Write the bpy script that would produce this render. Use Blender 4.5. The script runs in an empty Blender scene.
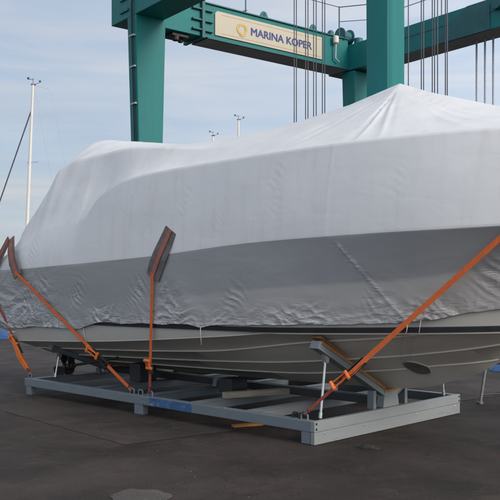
import bpy, bmesh, math, random
from mathutils import Vector, Matrix, noise as mn
random.seed(7)
S = bpy.context.scene
COL = S.collection
R = math.radians

# ------------------------------------------------------------------ helpers
def lin(tab, x):
    if x <= tab[0][0]: return tab[0][1]
    for (a, u), (b, v) in zip(tab, tab[1:]):
        if x <= b:
            return u + (v-u)*(x-a)/(b-a)
    return tab[-1][1]

def cub(tab, x):
    """monotone cubic through the table"""
    n = len(tab)
    if x <= tab[0][0]: return tab[0][1]
    if x >= tab[-1][0]: return tab[-1][1]
    d = [(tab[i+1][1]-tab[i][1])/(tab[i+1][0]-tab[i][0]) for i in range(n-1)]
    def slope(i):
        if i == 0: return d[0]
        if i == n-1: return d[-1]
        if d[i-1]*d[i] <= 0: return 0.0
        return 2*d[i-1]*d[i]/(d[i-1]+d[i])
    for i in range(n-1):
        a, b = tab[i][0], tab[i+1][0]
        if x <= b:
            h = b-a; t = (x-a)/h
            return ((2*t**3-3*t*t+1)*tab[i][1] + (t**3-2*t*t+t)*h*slope(i)
                    + (-2*t**3+3*t*t)*tab[i+1][1] + (t**3-t*t)*h*slope(i+1))

class MB:
    def __init__(s): s.v = []; s.f = []; s.mi = []
    def add(s, vs, fs, mi=0):
        o = len(s.v); s.v += [tuple(p) for p in vs]
        for f in fs: s.f.append([i+o for i in f]); s.mi.append(mi)
    def box(s, x0, x1, y0, y1, z0, z1, mi=0):
        vs = [(x, y, z) for x in (x0, x1) for y in (y0, y1) for z in (z0, z1)]
        s.add(vs, [(0,1,3,2),(4,6,7,5),(0,4,5,1),(2,3,7,6),(0,2,6,4),(1,5,7,3)], mi)
    def bar(s, p, q, w, h, up=(0,0,1), w1=None, h1=None, mi=0):
        """rectangular bar from p to q; w across, h along 'up'"""
        p = Vector(p); q = Vector(q); d = (q-p).normalized(); up = Vector(up)
        sx = d.cross(up).normalized(); uz = sx.cross(d).normalized()
        w1 = w if w1 is None else w1; h1 = h if h1 is None else h1
        vs = []
        for c, a, b in ((p, w, h), (q, w1, h1)):
            for i, j in ((-1,-1),(1,-1),(1,1),(-1,1)): vs.append(c+sx*(i*a/2)+uz*(j*b/2))
        s.add(vs, [(3,2,1,0),(4,5,6,7),(0,1,5,4),(1,2,6,5),(2,3,7,6),(3,0,4,7)], mi)
    def tube(s, pts, r, n=8, cap=True, mi=0):
        pts = [Vector(p) for p in pts]; rings = []
        rs = r if isinstance(r, (list, tuple)) else [r]*len(pts)
        prev = None
        for i, p in enumerate(pts):
            d = (pts[min(i+1, len(pts)-1)]-pts[max(i-1, 0)]).normalized()
            if prev is None:
                a = Vector((0,0,1)) if abs(d.z) < .9 else Vector((1,0,0))
                x = d.cross(a).normalized()
            else:
                x = (prev-d*prev.dot(d)).normalized()
            prev = x; y = d.cross(x)
            rings.append([p+(x*math.cos(2*math.pi*k/n)+y*math.sin(2*math.pi*k/n))*rs[i] for k in range(n)])
        vs = [v for g in rings for v in g]; fs = []
        for i in range(len(pts)-1):
            for k in range(n):
                a = i*n+k; b = i*n+(k+1) % n
                fs.append((a, b, b+n, a+n))
        if cap: fs += [tuple(range(n))[::-1], tuple(range((len(pts)-1)*n, len(pts)*n))]
        s.add(vs, fs, mi)
    def prism(s, poly, axis, a, b, mi=0):
        """poly of 2D points extruded along axis 'x','y','z' from a to b"""
        def mk(u, v, w):
            return {'x': (w,u,v), 'y': (u,w,v), 'z': (u,v,w)}[axis]
        n = len(poly)
        vs = [mk(u, v, a) for u, v in poly]+[mk(u, v, b) for u, v in poly]
        fs = [tuple(range(n))[::-1], tuple(range(n, 2*n))]+[(i, (i+1) % n, (i+1) % n+n, i+n) for i in range(n)]
        s.add(vs, fs, mi)
    def ribbon(s, pts, w, side, th=.004, mi=0):
        """flat webbing along pts, w wide along 'side' (vector or list), th thick"""
        pts = [Vector(p) for p in pts]; vs = []
        for i, p in enumerate(pts):
            d = (pts[min(i+1, len(pts)-1)]-pts[max(i-1, 0)]).normalized()
            sd = Vector(side[i] if isinstance(side, list) else side)
            sd = (sd-d*sd.dot(d)).normalized(); nn = d.cross(sd)
            ww = w[i] if isinstance(w, list) else w
            for a, b in ((-1,-1),(1,-1),(1,1),(-1,1)): vs.append(p+sd*(a*ww/2)+nn*(b*th/2))
        fs = [(0,1,2,3), tuple(len(vs)-4+k for k in (3,2,1,0))]
        for i in range(len(pts)-1):
            for k in range(4):
                a = i*4+k; b = i*4+(k+1) % 4
                fs.append((a, a+4, b+4, b))
        s.add(vs, fs, mi)
    def torus(s, c, ax, Rr, r, n=24, m=8, mi=0, arc=1.0):
        c = Vector(c); ax = Vector(ax).normalized()
        x = ax.orthogonal().normalized(); y = ax.cross(x)
        pts = []
        N = n if arc >= 1 else n+1
        vs = []
        for i in range(N):
            a = 2*math.pi*arc*i/n; e = x*math.cos(a)+y*math.sin(a)
            for k in range(m):
                b = 2*math.pi*k/m
                vs.append(c+e*(Rr+r*math.cos(b))+ax*(r*math.sin(b)))
        fs = []
        for i in range(n):
            for k in range(m):
                i2 = (i+1) % N if arc >= 1 else i+1
                fs.append((i*m+k, i2*m+k, i2*m+(k+1) % m, i*m+(k+1) % m))
        s.add(vs, fs, mi)
    def lathe(s, prof, c, ax, n=20, mi=0):
        """prof: (radius, along) pairs, closed by caps where radius>0"""
        c = Vector(c); ax = Vector(ax).normalized()
        x = ax.orthogonal().normalized(); y = ax.cross(x); vs = []
        for r, h in prof:
            for k in range(n):
                a = 2*math.pi*k/n
                vs.append(c+ax*h+(x*math.cos(a)+y*math.sin(a))*r)
        fs = []
        for i in range(len(prof)-1):
            for k in range(n):
                fs.append((i*n+k, i*n+(k+1) % n, (i+1)*n+(k+1) % n, (i+1)*n+k))
        fs += [tuple(range(n))[::-1], tuple(range((len(prof)-1)*n, len(prof)*n))]
        s.add(vs, fs, mi)
    def pieces(s, name, mats, parent=None, **kw):
        """every connected piece becomes an object of its own"""
        par = list(range(len(s.v)))
        def find(a):
            while par[a] != a: par[a] = par[par[a]]; a = par[a]
            return a
        for f in s.f:
            for q in f[1:]: par[find(q)] = find(f[0])
        grp = {}
        for f in s.f: grp.setdefault(find(f[0]), []).append(f)
        out = []
        for fs in grp.values():
            b = MB(); idx = {}
            for f in fs:
                for q in f:
                    if q not in idx: idx[q] = len(b.v); b.v.append(s.v[q])
            b.f = [[idx[q] for q in f] for f in fs]; b.mi = [0]*len(fs)
            out.append(b.build(name, mats, parent, **kw))
        return out
    def build(s, name, mats, parent=None, smooth=False, bevel=0, label=None, loc=None):
        me = bpy.data.meshes.new(name); me.from_pydata(s.v, [], s.f); me.update()
        bm = bmesh.new(); bm.from_mesh(me); bmesh.ops.recalc_face_normals(bm, faces=bm.faces); bm.to_mesh(me); bm.free()
        if not isinstance(mats, (list, tuple)): mats = [mats]
        for m in mats: me.materials.append(m)
        if len(mats) > 1: me.polygons.foreach_set('material_index', s.mi)
        o = bpy.data.objects.new(name, me); COL.objects.link(o)
        if parent: o.parent = parent
        if loc: o.location = loc
        if smooth:
            me.polygons.foreach_set('use_smooth', [True]*len(me.polygons))
            if smooth != 'all': me.set_sharp_from_angle(angle=R(35))
        if bevel:
            b = o.modifiers.new('bevel', 'BEVEL'); b.width = bevel; b.segments = 2; b.limit_method = 'ANGLE'; b.angle_limit = R(40)
        if label: o['label'] = label
        return o

def thing(name, label, cat, loc=(0,0,0), rz=0, group=None):
    o = bpy.data.objects.new(name, None); COL.objects.link(o)
    o.empty_display_size = .2
    o.location = loc; o.rotation_euler = (0,0,rz); o['label'] = label; o['category'] = cat
    if group: o['group'] = group
    return o
def tag(o, label, cat, group=None):
    o['label'] = label; o['category'] = cat
    if group: o['group'] = group
    return o
def struct(o): o['kind'] = 'structure'; return o

# ------------------------------------------------------------------ materials
def mat(name, col, rough=.6, metal=0, var=.15, scale=6, bump=0, bscale=40, stretch=(1,1,1), dirt=None, dscale=2.5, damt=.5, spec=.5, scr=None, scol=(.10,.065,.045)):
    m = bpy.data.materials.new(name); m.use_nodes = True
    nt = m.node_tree; N = nt.nodes; L = nt.links
    b = N['Principled BSDF']
    b.inputs['Roughness'].default_value = rough; b.inputs['Metallic'].default_value = metal
    b.inputs['Specular IOR Level'].default_value = spec
    tc = N.new('ShaderNodeTexCoord'); mp = N.new('ShaderNodeMapping'); mp.inputs['Scale'].default_value = stretch
    L.new(tc.outputs['Object'], mp.inputs['Vector'])
    nz = N.new('ShaderNodeTexNoise'); nz.inputs['Scale'].default_value = scale; nz.inputs['Detail'].default_value = 6; nz.inputs['Roughness'].default_value = .65
    L.new(mp.outputs['Vector'], nz.inputs['Vector'])
    rp = N.new('ShaderNodeValToRGB')
    rp.color_ramp.elements[0].position = .3; rp.color_ramp.elements[1].position = .72
    rp.color_ramp.elements[0].color = tuple(c*(1-var) for c in col)+(1,)
    rp.color_ramp.elements[1].color = tuple(min(1, c*(1+var)) for c in col)+(1,)
    L.new(nz.outputs['Fac'], rp.inputs['Fac'])
    out = rp.outputs['Color']
    if dirt:
        n2 = N.new('ShaderNodeTexNoise'); n2.inputs['Scale'].default_value = dscale; n2.inputs['Detail'].default_value = 8; n2.inputs['Roughness'].default_value = .72
        L.new(mp.outputs['Vector'], n2.inputs['Vector'])
        r2 = N.new('ShaderNodeValToRGB'); r2.color_ramp.elements[0].position = .52; r2.color_ramp.elements[1].position = .72
        r2.color_ramp.elements[0].color = (0,0,0,1); r2.color_ramp.elements[1].color = (damt,)*3+(1,)
        L.new(n2.outputs['Fac'], r2.inputs['Fac'])
        mx = N.new('ShaderNodeMixRGB'); mx.inputs['Color2'].default_value = tuple(dirt)+(1,)
        L.new(r2.outputs['Color'], mx.inputs['Fac']); L.new(out, mx.inputs['Color1']); out = mx.outputs['Color']
    if scr:
        m4 = N.new('ShaderNodeMapping'); m4.inputs['Scale'].default_value = scr; L.new(tc.outputs['Object'], m4.inputs['Vector'])
        n4 = N.new('ShaderNodeTexNoise'); n4.inputs['Scale'].default_value = 1.0; n4.inputs['Detail'].default_value = 7; n4.inputs['Roughness'].default_value = .7; n4.inputs['Distortion'].default_value = .6
        L.new(m4.outputs['Vector'], n4.inputs['Vector'])
        r4 = N.new('ShaderNodeValToRGB'); r4.color_ramp.elements[0].position = .635; r4.color_ramp.elements[1].position = .69
        r4.color_ramp.elements[0].color = (0,0,0,1); r4.color_ramp.elements[1].color = (.75,.75,.75,1); L.new(n4.outputs['Fac'], r4.inputs['Fac'])
        x4 = N.new('ShaderNodeMixRGB'); x4.inputs['Color2'].default_value = scol+(1,); L.new(r4.outputs['Color'], x4.inputs['Fac']); L.new(out, x4.inputs['Color1']); out = x4.outputs['Color']
    L.new(out, b.inputs['Base Color'])
    rr = N.new('ShaderNodeMapRange'); rr.inputs['To Min'].default_value = max(.02, rough-.1); rr.inputs['To Max'].default_value = min(1, rough+.12)
    L.new(nz.outputs['Fac'], rr.inputs['Value']); L.new(rr.outputs['Result'], b.inputs['Roughness'])
    if bump:
        n3 = N.new('ShaderNodeTexNoise'); n3.inputs['Scale'].default_value = bscale; n3.inputs['Detail'].default_value = 5
        L.new(mp.outputs['Vector'], n3.inputs['Vector'])
        bp = N.new('ShaderNodeBump'); bp.inputs['Strength'].default_value = bump; bp.inputs['Distance'].default_value = .01
        L.new(n3.outputs['Fac'], bp.inputs['Height']); L.new(bp.outputs['Normal'], b.inputs['Normal'])
    return m

M = {}
M['teal'] = mat('teal_paint', (.008,.165,.162), .5, var=.14, spec=.3, scale=1.2, stretch=(1,1,.25), dirt=(.012,.105,.103), dscale=1.6, damt=.6, bump=.06, bscale=9, scr=(5,5,.55), scol=(.03,.07,.062))
M['teal_dark'] = mat('dark_teal_steel', (.012,.10,.11), .5, var=.25, scale=3)
M['grey_plate'] = mat('grey_underside_plate', (.26,.265,.27), .6, var=.2, scale=1.5)  # thin sheets giving the beam undersides a paler grey
M['black'] = mat('black_rubber', (.018,.018,.02), .55, var=.3)
M['wire'] = mat('steel_wire', (.075,.08,.09), .5, .3, var=.3, scale=30)
M['palewire'] = mat('galvanised_wire', (.40,.42,.45), .6, .1, var=.3, scale=30)
M['sign'] = mat('cream_sign_board', (.47,.425,.33), .5, var=.06, scale=2, dirt=(.33,.28,.21), dscale=2, damt=.35, stretch=(1,1,.4))
M['blue_letter'] = mat('blue_lettering', (.018,.032,.17), .5, var=.1)
M['gold'] = mat('gold_emblem', (.50,.36,.09), .5, var=.15, scale=9)
M['red_line'] = mat('red_trim_line', (.52,.30,.20), .6, var=.1)
M['lamp'] = mat('lamp_housing', (.62,.58,.50), .5, var=.1)
M['hull'] = mat('grey_white_gelcoat', (.60,.57,.51), .42, var=.07, scale=2.5, dirt=(.38,.34,.28), dscale=1.8, damt=.35, stretch=(.35,1,1.6))
M['topside'] = mat('white_gelcoat', (.42,.405,.37), .3, var=.05, scale=2.5, dirt=(.36,.35,.31), dscale=2.4, damt=.3, stretch=(.35,1,1.6))
M['stripe'] = mat('black_rub_rail', (.012,.013,.016), .35, var=.2)
M['bronze'] = mat('fouled_bronze', (.05,.042,.035), .5, .4, var=.4, scale=12)
M['tunnel'] = mat('tunnel_shade', (.12,.122,.105), .6, var=.2)
M['cradle'] = mat('cradle_paint_shaded', (.145,.17,.188), .48, var=.08, scale=3, dirt=(.13,.115,.095), dscale=3.2, damt=.55, bump=.05, bscale=14, scr=(3,3,26), scol=(.085,.05,.035))  # cradle paint darkened in the colour for the shaded side
M['cradle_lit'] = mat('cradle_paint_lit', (.21,.23,.236), .48, var=.06, scale=3, dirt=(.24,.225,.195), dscale=4.5, damt=.5, bump=.05, bscale=14, stretch=(1,.5,2), scr=(3,3.2,26))  # same cradle paint, lightened in the colour for the lit faces
M['galv'] = mat('galvanised_steel', (.55,.57,.58), .35, .7, var=.2, scale=14)
M['stand'] = mat('dull_zinc', (.20,.20,.19), .55, .2, var=.2, scale=14, dirt=(.16,.08,.04), dscale=12, damt=.5)
M['dark'] = mat('dark_steel', (.035,.037,.04), .55, .3, var=.3, scale=8)
M['wood'] = mat('brown_timber', (.20,.10,.045), .75, var=.35, scale=5, stretch=(6,.7,6), bump=.3, bscale=12)
M['pale_wood'] = mat('pale_timber', (.30,.265,.20), .8, var=.25, scale=4, stretch=(1,8,8), bump=.3, bscale=12)
M['orange_wood'] = mat('orange_timber', (.40,.16,.035), .75, var=.25, scale=5, stretch=(1,6,6))
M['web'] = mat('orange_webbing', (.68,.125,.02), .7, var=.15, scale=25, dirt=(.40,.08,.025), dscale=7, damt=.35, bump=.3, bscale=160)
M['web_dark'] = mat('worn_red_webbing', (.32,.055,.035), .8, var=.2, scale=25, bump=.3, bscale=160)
M['sleeve'] = mat('grey_strap_sleeve', (.135,.122,.122), .85, var=.25, scale=12, bump=.4, bscale=120)
M['web_sleeve'] = mat('faded_webbing', (.33,.125,.085), .85, var=.2, scale=20, bump=.3, bscale=160)
M['orange_metal'] = mat('orange_ratchet_grip', (.75,.17,.03), .45, var=.15, scale=14)
M['cord'] = mat('white_cord', (.62,.62,.60), .7, var=.15, scale=40)
M['mast'] = mat('white_mast_paint', (.66,.63,.57), .4, var=.08, scale=3)
M['tarp'] = mat('blue_tarpaulin', (.015,.065,.19), .55, var=.25, scale=5, bump=.5, bscale=9)
M['navy'] = mat('pale_yacht_gelcoat', (.55,.56,.57), .3, var=.1)
M['stone'] = mat('loose_stone', (.10,.092,.085), .9, var=.4, scale=8)
M['debris'] = mat('dark_debris', (.03,.027,.024), .9, var=.4)

def cradle_blue():
    m = mat('worn_blue_paint', (.03,.09,.22), .6, var=.25, scale=9, dirt=(.28,.31,.34), dscale=11, damt=.85, stretch=(1,1,2.2))
    return m
M['blue_patch'] = cradle_blue()

def wrap_mat(name, col, transl, low, col2=None):
    """heat-shrunk film: soft sheen, fine tension wrinkles; 'low' = crinkled loose hem"""
    m = bpy.data.materials.new(name); m.use_nodes = True
    nt = m.node_tree; N = nt.nodes; L = nt.links
    b = N['Principled BSDF']; outn = N['Material Output']
    tc = N.new('ShaderNodeTexCoord')
    mp = N.new('ShaderNodeMapping'); mp.inputs['Scale'].default_value = (.55,1,1.3)
    L.new(tc.outputs['Object'], mp.inputs['Vector'])
    nz = N.new('ShaderNodeTexNoise'); nz.inputs['Scale'].default_value = 1.3; nz.inputs['Detail'].default_value = 5
    L.new(mp.outputs['Vector'], nz.inputs['Vector'])
    rp = N.new('ShaderNodeValToRGB'); rp.color_ramp.elements[0].position = .3; rp.color_ramp.elements[1].position = .7
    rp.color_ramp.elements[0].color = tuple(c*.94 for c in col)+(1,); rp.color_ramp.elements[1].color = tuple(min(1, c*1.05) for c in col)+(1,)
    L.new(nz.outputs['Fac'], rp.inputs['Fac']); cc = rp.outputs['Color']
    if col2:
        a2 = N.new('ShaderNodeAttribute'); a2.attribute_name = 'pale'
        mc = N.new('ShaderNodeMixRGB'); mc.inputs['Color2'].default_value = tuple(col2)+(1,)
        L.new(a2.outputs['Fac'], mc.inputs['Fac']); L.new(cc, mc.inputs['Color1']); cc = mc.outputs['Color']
    L.new(cc, b.inputs['Base Color'])
    b.inputs['Roughness'].default_value = .34 if low else .45
    b.inputs['Specular IOR Level'].default_value = .8 if low else .5
    # broad softness + fine crinkle
    n1 = N.new('ShaderNodeTexNoise'); n1.inputs['Scale'].default_value = 3.2; n1.inputs['Detail'].default_value = 3; n1.inputs['Distortion'].default_value = .6
    L.new(mp.outputs['Vector'], n1.inputs['Vector'])
    b1 = N.new('ShaderNodeBump'); b1.inputs['Strength'].default_value = .22; b1.inputs['Distance'].default_value = .03
    L.new(n1.outputs['Fac'], b1.inputs['Height'])
    # crinkle mask attribute painted per vertex = how loose the film is there (also masks the glints painted below)
    at = N.new('ShaderNodeAttribute'); at.attribute_name = 'loose'
    n2 = N.new('ShaderNodeTexNoise'); n2.inputs['Scale'].default_value = 7; n2.inputs['Detail'].default_value = 2.5; n2.inputs['Distortion'].default_value = .7
    n2.inputs['Roughness'].default_value = .55
    mp2 = N.new('ShaderNodeMapping'); mp2.inputs['Scale'].default_value = (.75,1,1.9)
    L.new(tc.outputs['Object'], mp2.inputs['Vector']); L.new(mp2.outputs['Vector'], n2.inputs['Vector'])
    rg = N.new('ShaderNodeMath'); rg.operation = 'SUBTRACT'; rg.inputs[1].default_value = .5; L.new(n2.outputs['Fac'], rg.inputs[0])
    ab = N.new('ShaderNodeMath'); ab.operation = 'ABSOLUTE'; L.new(rg.outputs[0], ab.inputs[0])
    mu = N.new('ShaderNodeMath'); mu.operation = 'MULTIPLY'; L.new(ab.outputs[0], mu.inputs[0]); L.new(at.outputs['Fac'], mu.inputs[1])
    b2 = N.new('ShaderNodeBump'); b2.inputs['Strength'].default_value = .8; b2.inputs['Distance'].default_value = .06; b2.invert = True
    L.new(mu.outputs[0], b2.inputs['Height']); L.new(b1.outputs['Normal'], b2.inputs['Normal'])
    L.new(b2.outputs['Normal'], b.inputs['Normal'])
    if low:
        sb_ = N.new('ShaderNodeMapRange'); sb_.inputs['From Min'].default_value = .05; sb_.inputs['From Max'].default_value = .0
        sb_.inputs['To Min'].default_value = 0; sb_.inputs['To Max'].default_value = .8; L.new(ab.outputs[0], sb_.inputs['Value'])
        gn = N.new('ShaderNodeTexNoise'); gn.inputs['Scale'].default_value = 3.5; gn.inputs['Detail'].default_value = 4; L.new(mp2.outputs['Vector'], gn.inputs['Vector'])
        gr = N.new('ShaderNodeMapRange'); gr.inputs['From Min'].default_value = .42; gr.inputs['From Max'].default_value = .62; L.new(gn.outputs['Fac'], gr.inputs['Value'])
        f1 = N.new('ShaderNodeMath'); f1.operation = 'MULTIPLY'; L.new(sb_.outputs['Result'], f1.inputs[0]); L.new(gr.outputs['Result'], f1.inputs[1])
        f2 = N.new('ShaderNodeMath'); f2.operation = 'MULTIPLY'; L.new(f1.outputs[0], f2.inputs[0]); L.new(at.outputs['Fac'], f2.inputs[1]); f2.use_clamp = True
        mw = N.new('ShaderNodeMixRGB'); mw.inputs['Color2'].default_value = (.74,.73,.73,1); L.new(f2.outputs[0], mw.inputs['Fac']); L.new(cc, mw.inputs['Color1'])  # white crease glints painted into the colour, with some stress whitening
        L.new(mw.outputs['Color'], b.inputs['Base Color'])
    else:   # faint run-off dirt down the film
        dm = N.new('ShaderNodeMapping'); dm.inputs['Scale'].default_value = (5.5,5.5,.5); L.new(tc.outputs['Object'], dm.inputs['Vector'])
        dz = N.new('ShaderNodeTexNoise'); dz.inputs['Scale'].default_value = 1.4; dz.inputs['Detail'].default_value = 6; dz.inputs['Roughness'].default_value = .65; L.new(dm.outputs['Vector'], dz.inputs['Vector'])
        dr = N.new('ShaderNodeMapRange'); dr.inputs['From Min'].default_value = .5; dr.inputs['From Max'].default_value = .78; dr.inputs['To Max'].default_value = .28; L.new(dz.outputs['Fac'], dr.inputs['Value'])
        mw = N.new('ShaderNodeMixRGB'); mw.inputs['Color2'].default_value = (.52,.49,.45,1); L.new(dr.outputs['Result'], mw.inputs['Fac']); L.new(cc, mw.inputs['Color1'])
        L.new(mw.outputs['Color'], b.inputs['Base Color'])
    # glossier where it is crinkled
    rr = N.new('ShaderNodeMapRange'); rr.inputs['To Min'].default_value = b.inputs['Roughness'].default_value; rr.inputs['To Max'].default_value = .16
    L.new(at.outputs['Fac'], rr.inputs['Value']); L.new(rr.outputs['Result'], b.inputs['Roughness'])
    if transl:
        tr = N.new('ShaderNodeBsdfTranslucent'); tr.inputs['Color'].default_value = (.85,.87,.9,1)
        L.new(b1.outputs['Normal'], tr.inputs['Normal'])
        mx = N.new('ShaderNodeMixShader'); mx.inputs['Fac'].default_value = transl
        L.new(b.outputs['BSDF'], mx.inputs[1]); L.new(tr.outputs['BSDF'], mx.inputs[2]); L.new(mx.outputs['Shader'], outn.inputs['Surface'])
    return m
M['wrap'] = wrap_mat('white_shrink_film', (.85,.84,.83), .28, False)
M['wrap_hull'] = wrap_mat('grey_shrink_film_over_hull', (.305,.308,.313), 0, True, (.40,.385,.372))  # greyer film colour below the knuckle, paler again towards the hem

def ground_mat(name, base, seed=0, light=1.0):
    m = bpy.data.materials.new(name); m.use_nodes = True
    nt = m.node_tree; N = nt.nodes; L = nt.links; b = N['Principled BSDF']
    tc = N.new('ShaderNodeTexCoord'); mp = N.new('ShaderNodeMapping'); mp.inputs['Location'].default_value = (seed, seed*.7, 0)
    L.new(tc.outputs['Object'], mp.inputs['Vector'])
    def noise(sc, det=6, ro=.6, dist=0):
        n = N.new('ShaderNodeTexNoise'); n.inputs['Scale'].default_value = sc; n.inputs['Detail'].default_value = det
        n.inputs['Roughness'].default_value = ro; n.inputs['Distortion'].default_value = dist
        L.new(mp.outputs['Vector'], n.inputs['Vector']); return n
    def ramp(src, p0, p1, c0, c1):
        r = N.new('ShaderNodeValToRGB'); e = r.color_ramp.elements
        e[0].position = p0; e[1].position = p1; e[0].color = c0+(1,); e[1].color = c1+(1,)
        L.new(src, r.inputs['Fac']); return r.outputs['Color']
    def mix(f, a, c, mode='MIX'):
        x = N.new('ShaderNodeMixRGB'); x.blend_type = mode
        if isinstance(f, (int, float)): x.inputs['Fac'].default_value = f
        else: L.new(f, x.inputs['Fac'])
        L.new(a, x.inputs['Color1'])
        if isinstance(c, tuple): x.inputs['Color2'].default_value = c+(1,)
        else: L.new(c, x.inputs['Color2'])
        return x.outputs['Color']
    c = ramp(noise(.55, 5, .6, .4).outputs['Fac'], .35, .68, tuple(v*.62 for v in base), tuple(v*1.4 for v in base))
    c = mix(ramp(noise(2.3, 8, .7, .8).outputs['Fac'], .5, .68, (0,0,0), (.55,.55,.55)), c, (base[0]*1.75, base[1]*1.55, base[2]*1.35))   # brown dust films
    c = mix(ramp(noise(1.1, 7, .7, 1.2).outputs['Fac'], .55, .7, (0,0,0), (.6,.6,.6)), c, tuple(v*.45 for v in base))              # oily stains
    c = mix(ramp(noise(38, 4, .7).outputs['Fac'], .40, .62, (.72,.72,.72), (1.3,1.3,1.3)), c, c, 'MIX') if False else c
    g = ramp(noise(60, 3, .8).outputs['Fac'], .3, .7, (.62,.62,.62), (1.35,1.35,1.35))
    c = mix(1.0, c, g, 'MULTIPLY')
    vo = N.new('ShaderNodeTexVoronoi'); vo.inputs['Scale'].default_value = 34; L.new(mp.outputs['Vector'], vo.inputs['Vector'])
    c = mix(ramp(vo.outputs['Distance'], .05, .12, (.5,.5,.5), (0,0,0)), c, tuple(v*2.6 for v in base))                            # aggregate chips
    v2 = N.new('ShaderNodeTexVoronoi'); v2.inputs['Scale'].default_value = 5.5; L.new(mp.outputs['Vector'], v2.inputs['Vector'])
    c = mix(ramp(v2.outputs['Distance'], .02, .05, (.45,.45,.45), (0,0,0)), c, tuple(v*2.0 for v in base))                         # dropped gum and paint spots
    # hairline cracks
    v3 = N.new('ShaderNodeTexVoronoi'); v3.feature = 'DISTANCE_TO_EDGE'; v3.inputs['Scale'].default_value = .42
    nd = noise(3.0, 5, .6); ad = N.new('ShaderNodeVectorMath'); ad.operation = 'MULTIPLY_ADD'
    ad.inputs[1].default_value = (.35,.35,.35); L.new(nd.outputs['Color'], ad.inputs[0]); L.new(mp.outputs['Vector'], ad.inputs[2])
    L.new(ad.outputs[0], v3.inputs['Vector'])
    c = mix(ramp(v3.outputs['Distance'], .001, .008, (.4,.4,.4), (0,0,0)), c, tuple(v*.6 for v in base))
    L.new(c, b.inputs['Base Color'])
    r = N.new('ShaderNodeMapRange'); r.inputs['To Min'].default_value = .55; r.inputs['To Max'].default_value = .95
    L.new(noise(1.1, 7, .7, 1.2).outputs['Fac'], r.inputs['Value']); L.new(r.outputs['Result'], b.inputs['Roughness'])
    bp = N.new('ShaderNodeBump'); bp.inputs['Strength'].default_value = .55; bp.inputs['Distance'].default_value = .006
    L.new(noise(70, 4, .8).outputs['Fac'], bp.inputs['Height'])
    bq = N.new('ShaderNodeBump'); bq.inputs['Strength'].default_value = .35; bq.inputs['Distance'].default_value = .03
    L.new(noise(3.5, 4, .6).outputs['Fac'], bq.inputs['Height']); L.new(bp.outputs['Normal'], bq.inputs['Normal'])
    L.new(bq.outputs['Normal'], b.inputs['Normal'])
    b.inputs['Specular IOR Level'].default_value = .14
    return m
M['asphalt'] = ground_mat('old_asphalt', (.0445,.036,.032))
M['asphalt2'] = ground_mat('paler_asphalt', (.053,.0435,.0385), 13.7)
M['concrete'] = ground_mat('concrete_patch', (.085,.077,.069), 4.1)

# ------------------------------------------------------------------ ground
g = MB(); g.add([(-1500,-300,0),(1500,-300,0),(1500,2500,0),(-1500,2500,0)], [(0,1,2,3)])
struct(g.build('ground', M['asphalt']))
g = MB()   # older, paler bay of asphalt under and beyond the cradle, with an irregular cut edge
edge = []
A0, A1, A2 = Vector((-12.5,21.5)), Vector((-1.32,8.6)), Vector((9,16.2))
random.seed(3)
for i in range(60):
    p = A0.lerp(A1, i/60); edge.append((p.x+random.uniform(-.012,.012), p.y+random.uniform(-.012,.012)))
for i in range(61):
    p = A1.lerp(A2, i/60); edge.append((p.x+random.uniform(-.012,.012), p.y+random.uniform(-.012,.012)))
edge += [(9,40),(-12.5,40)]
g.add([(x, y, .004) for x, y in edge], [tuple(range(len(edge)))])
struct(g.build('asphalt_bay', M['asphalt2']))
g = MB(); pts = []
for k in range(40):
    a = 2*math.pi*k/40; r = 1+.08*math.sin(3*a+1)+.05*math.sin(7*a)+random.uniform(-.03,.03)
    pts.append((-.88+.24*r*math.cos(a), 6.48+.27*r*math.sin(a), .004))
g.add(pts, [tuple(range(40))])
struct(g.build('concrete_patch', M['concrete']))
# scattered grit
g = MB(); random.seed(11)
for i in range(170):
    y = 6+abs(random.gauss(0, 3.2)); x = random.uniform(-.36, .36)*y
    s = random.choice((.003,.004,.005,.006,.008)); h = s*random.uniform(.5,.9); a = random.random()*3
    vs = []
    for k in range(5):
        vs.append((x+s*math.cos(a+k*1.257)*random.uniform(.7,1.2), y+s*math.sin(a+k*1.257)*random.uniform(.7,1.2), .002))
    vs.append((x, y, h+.003))
    g.add(vs, [(0,1,5),(1,2,5),(2,3,5),(3,4,5),(4,0,5)])
o = g.build('grit', M['stone']); o['kind'] = 'stuff'; o['label'] = 'loose pale grit scattered over the dark asphalt'; o['category'] = 'grit'
# dark lump of debris
g = MB(); random.seed(5)
ring = []
for j, (rr, zz) in enumerate(((.085,.003),(.075,.02),(.045,.035))):
    for k in range(10):
        a = k*.628; ring.append((rr*1.5*math.cos(a)*random.uniform(.75,1.2), rr*.6*math.sin(a)*random.uniform(.7,1.2), zz*random.uniform(.8,1.2)))
fs = []
for j in range(2):
    for k in range(10): fs.append((j*10+k, j*10+(k+1) % 10, (j+1)*10+(k+1) % 10, (j+1)*10+k))
fs.append(tuple(range(20,30))); fs.append(tuple(range(10))[::-1])
g.add(ring, fs)
o = g.build('debris', M['debris'], loc=(1.22,8.42,0)); o.rotation_euler = (0,0,R(-35))
tag(o, 'dark flat lump of debris on asphalt in front of the cradle', 'debris')

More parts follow.
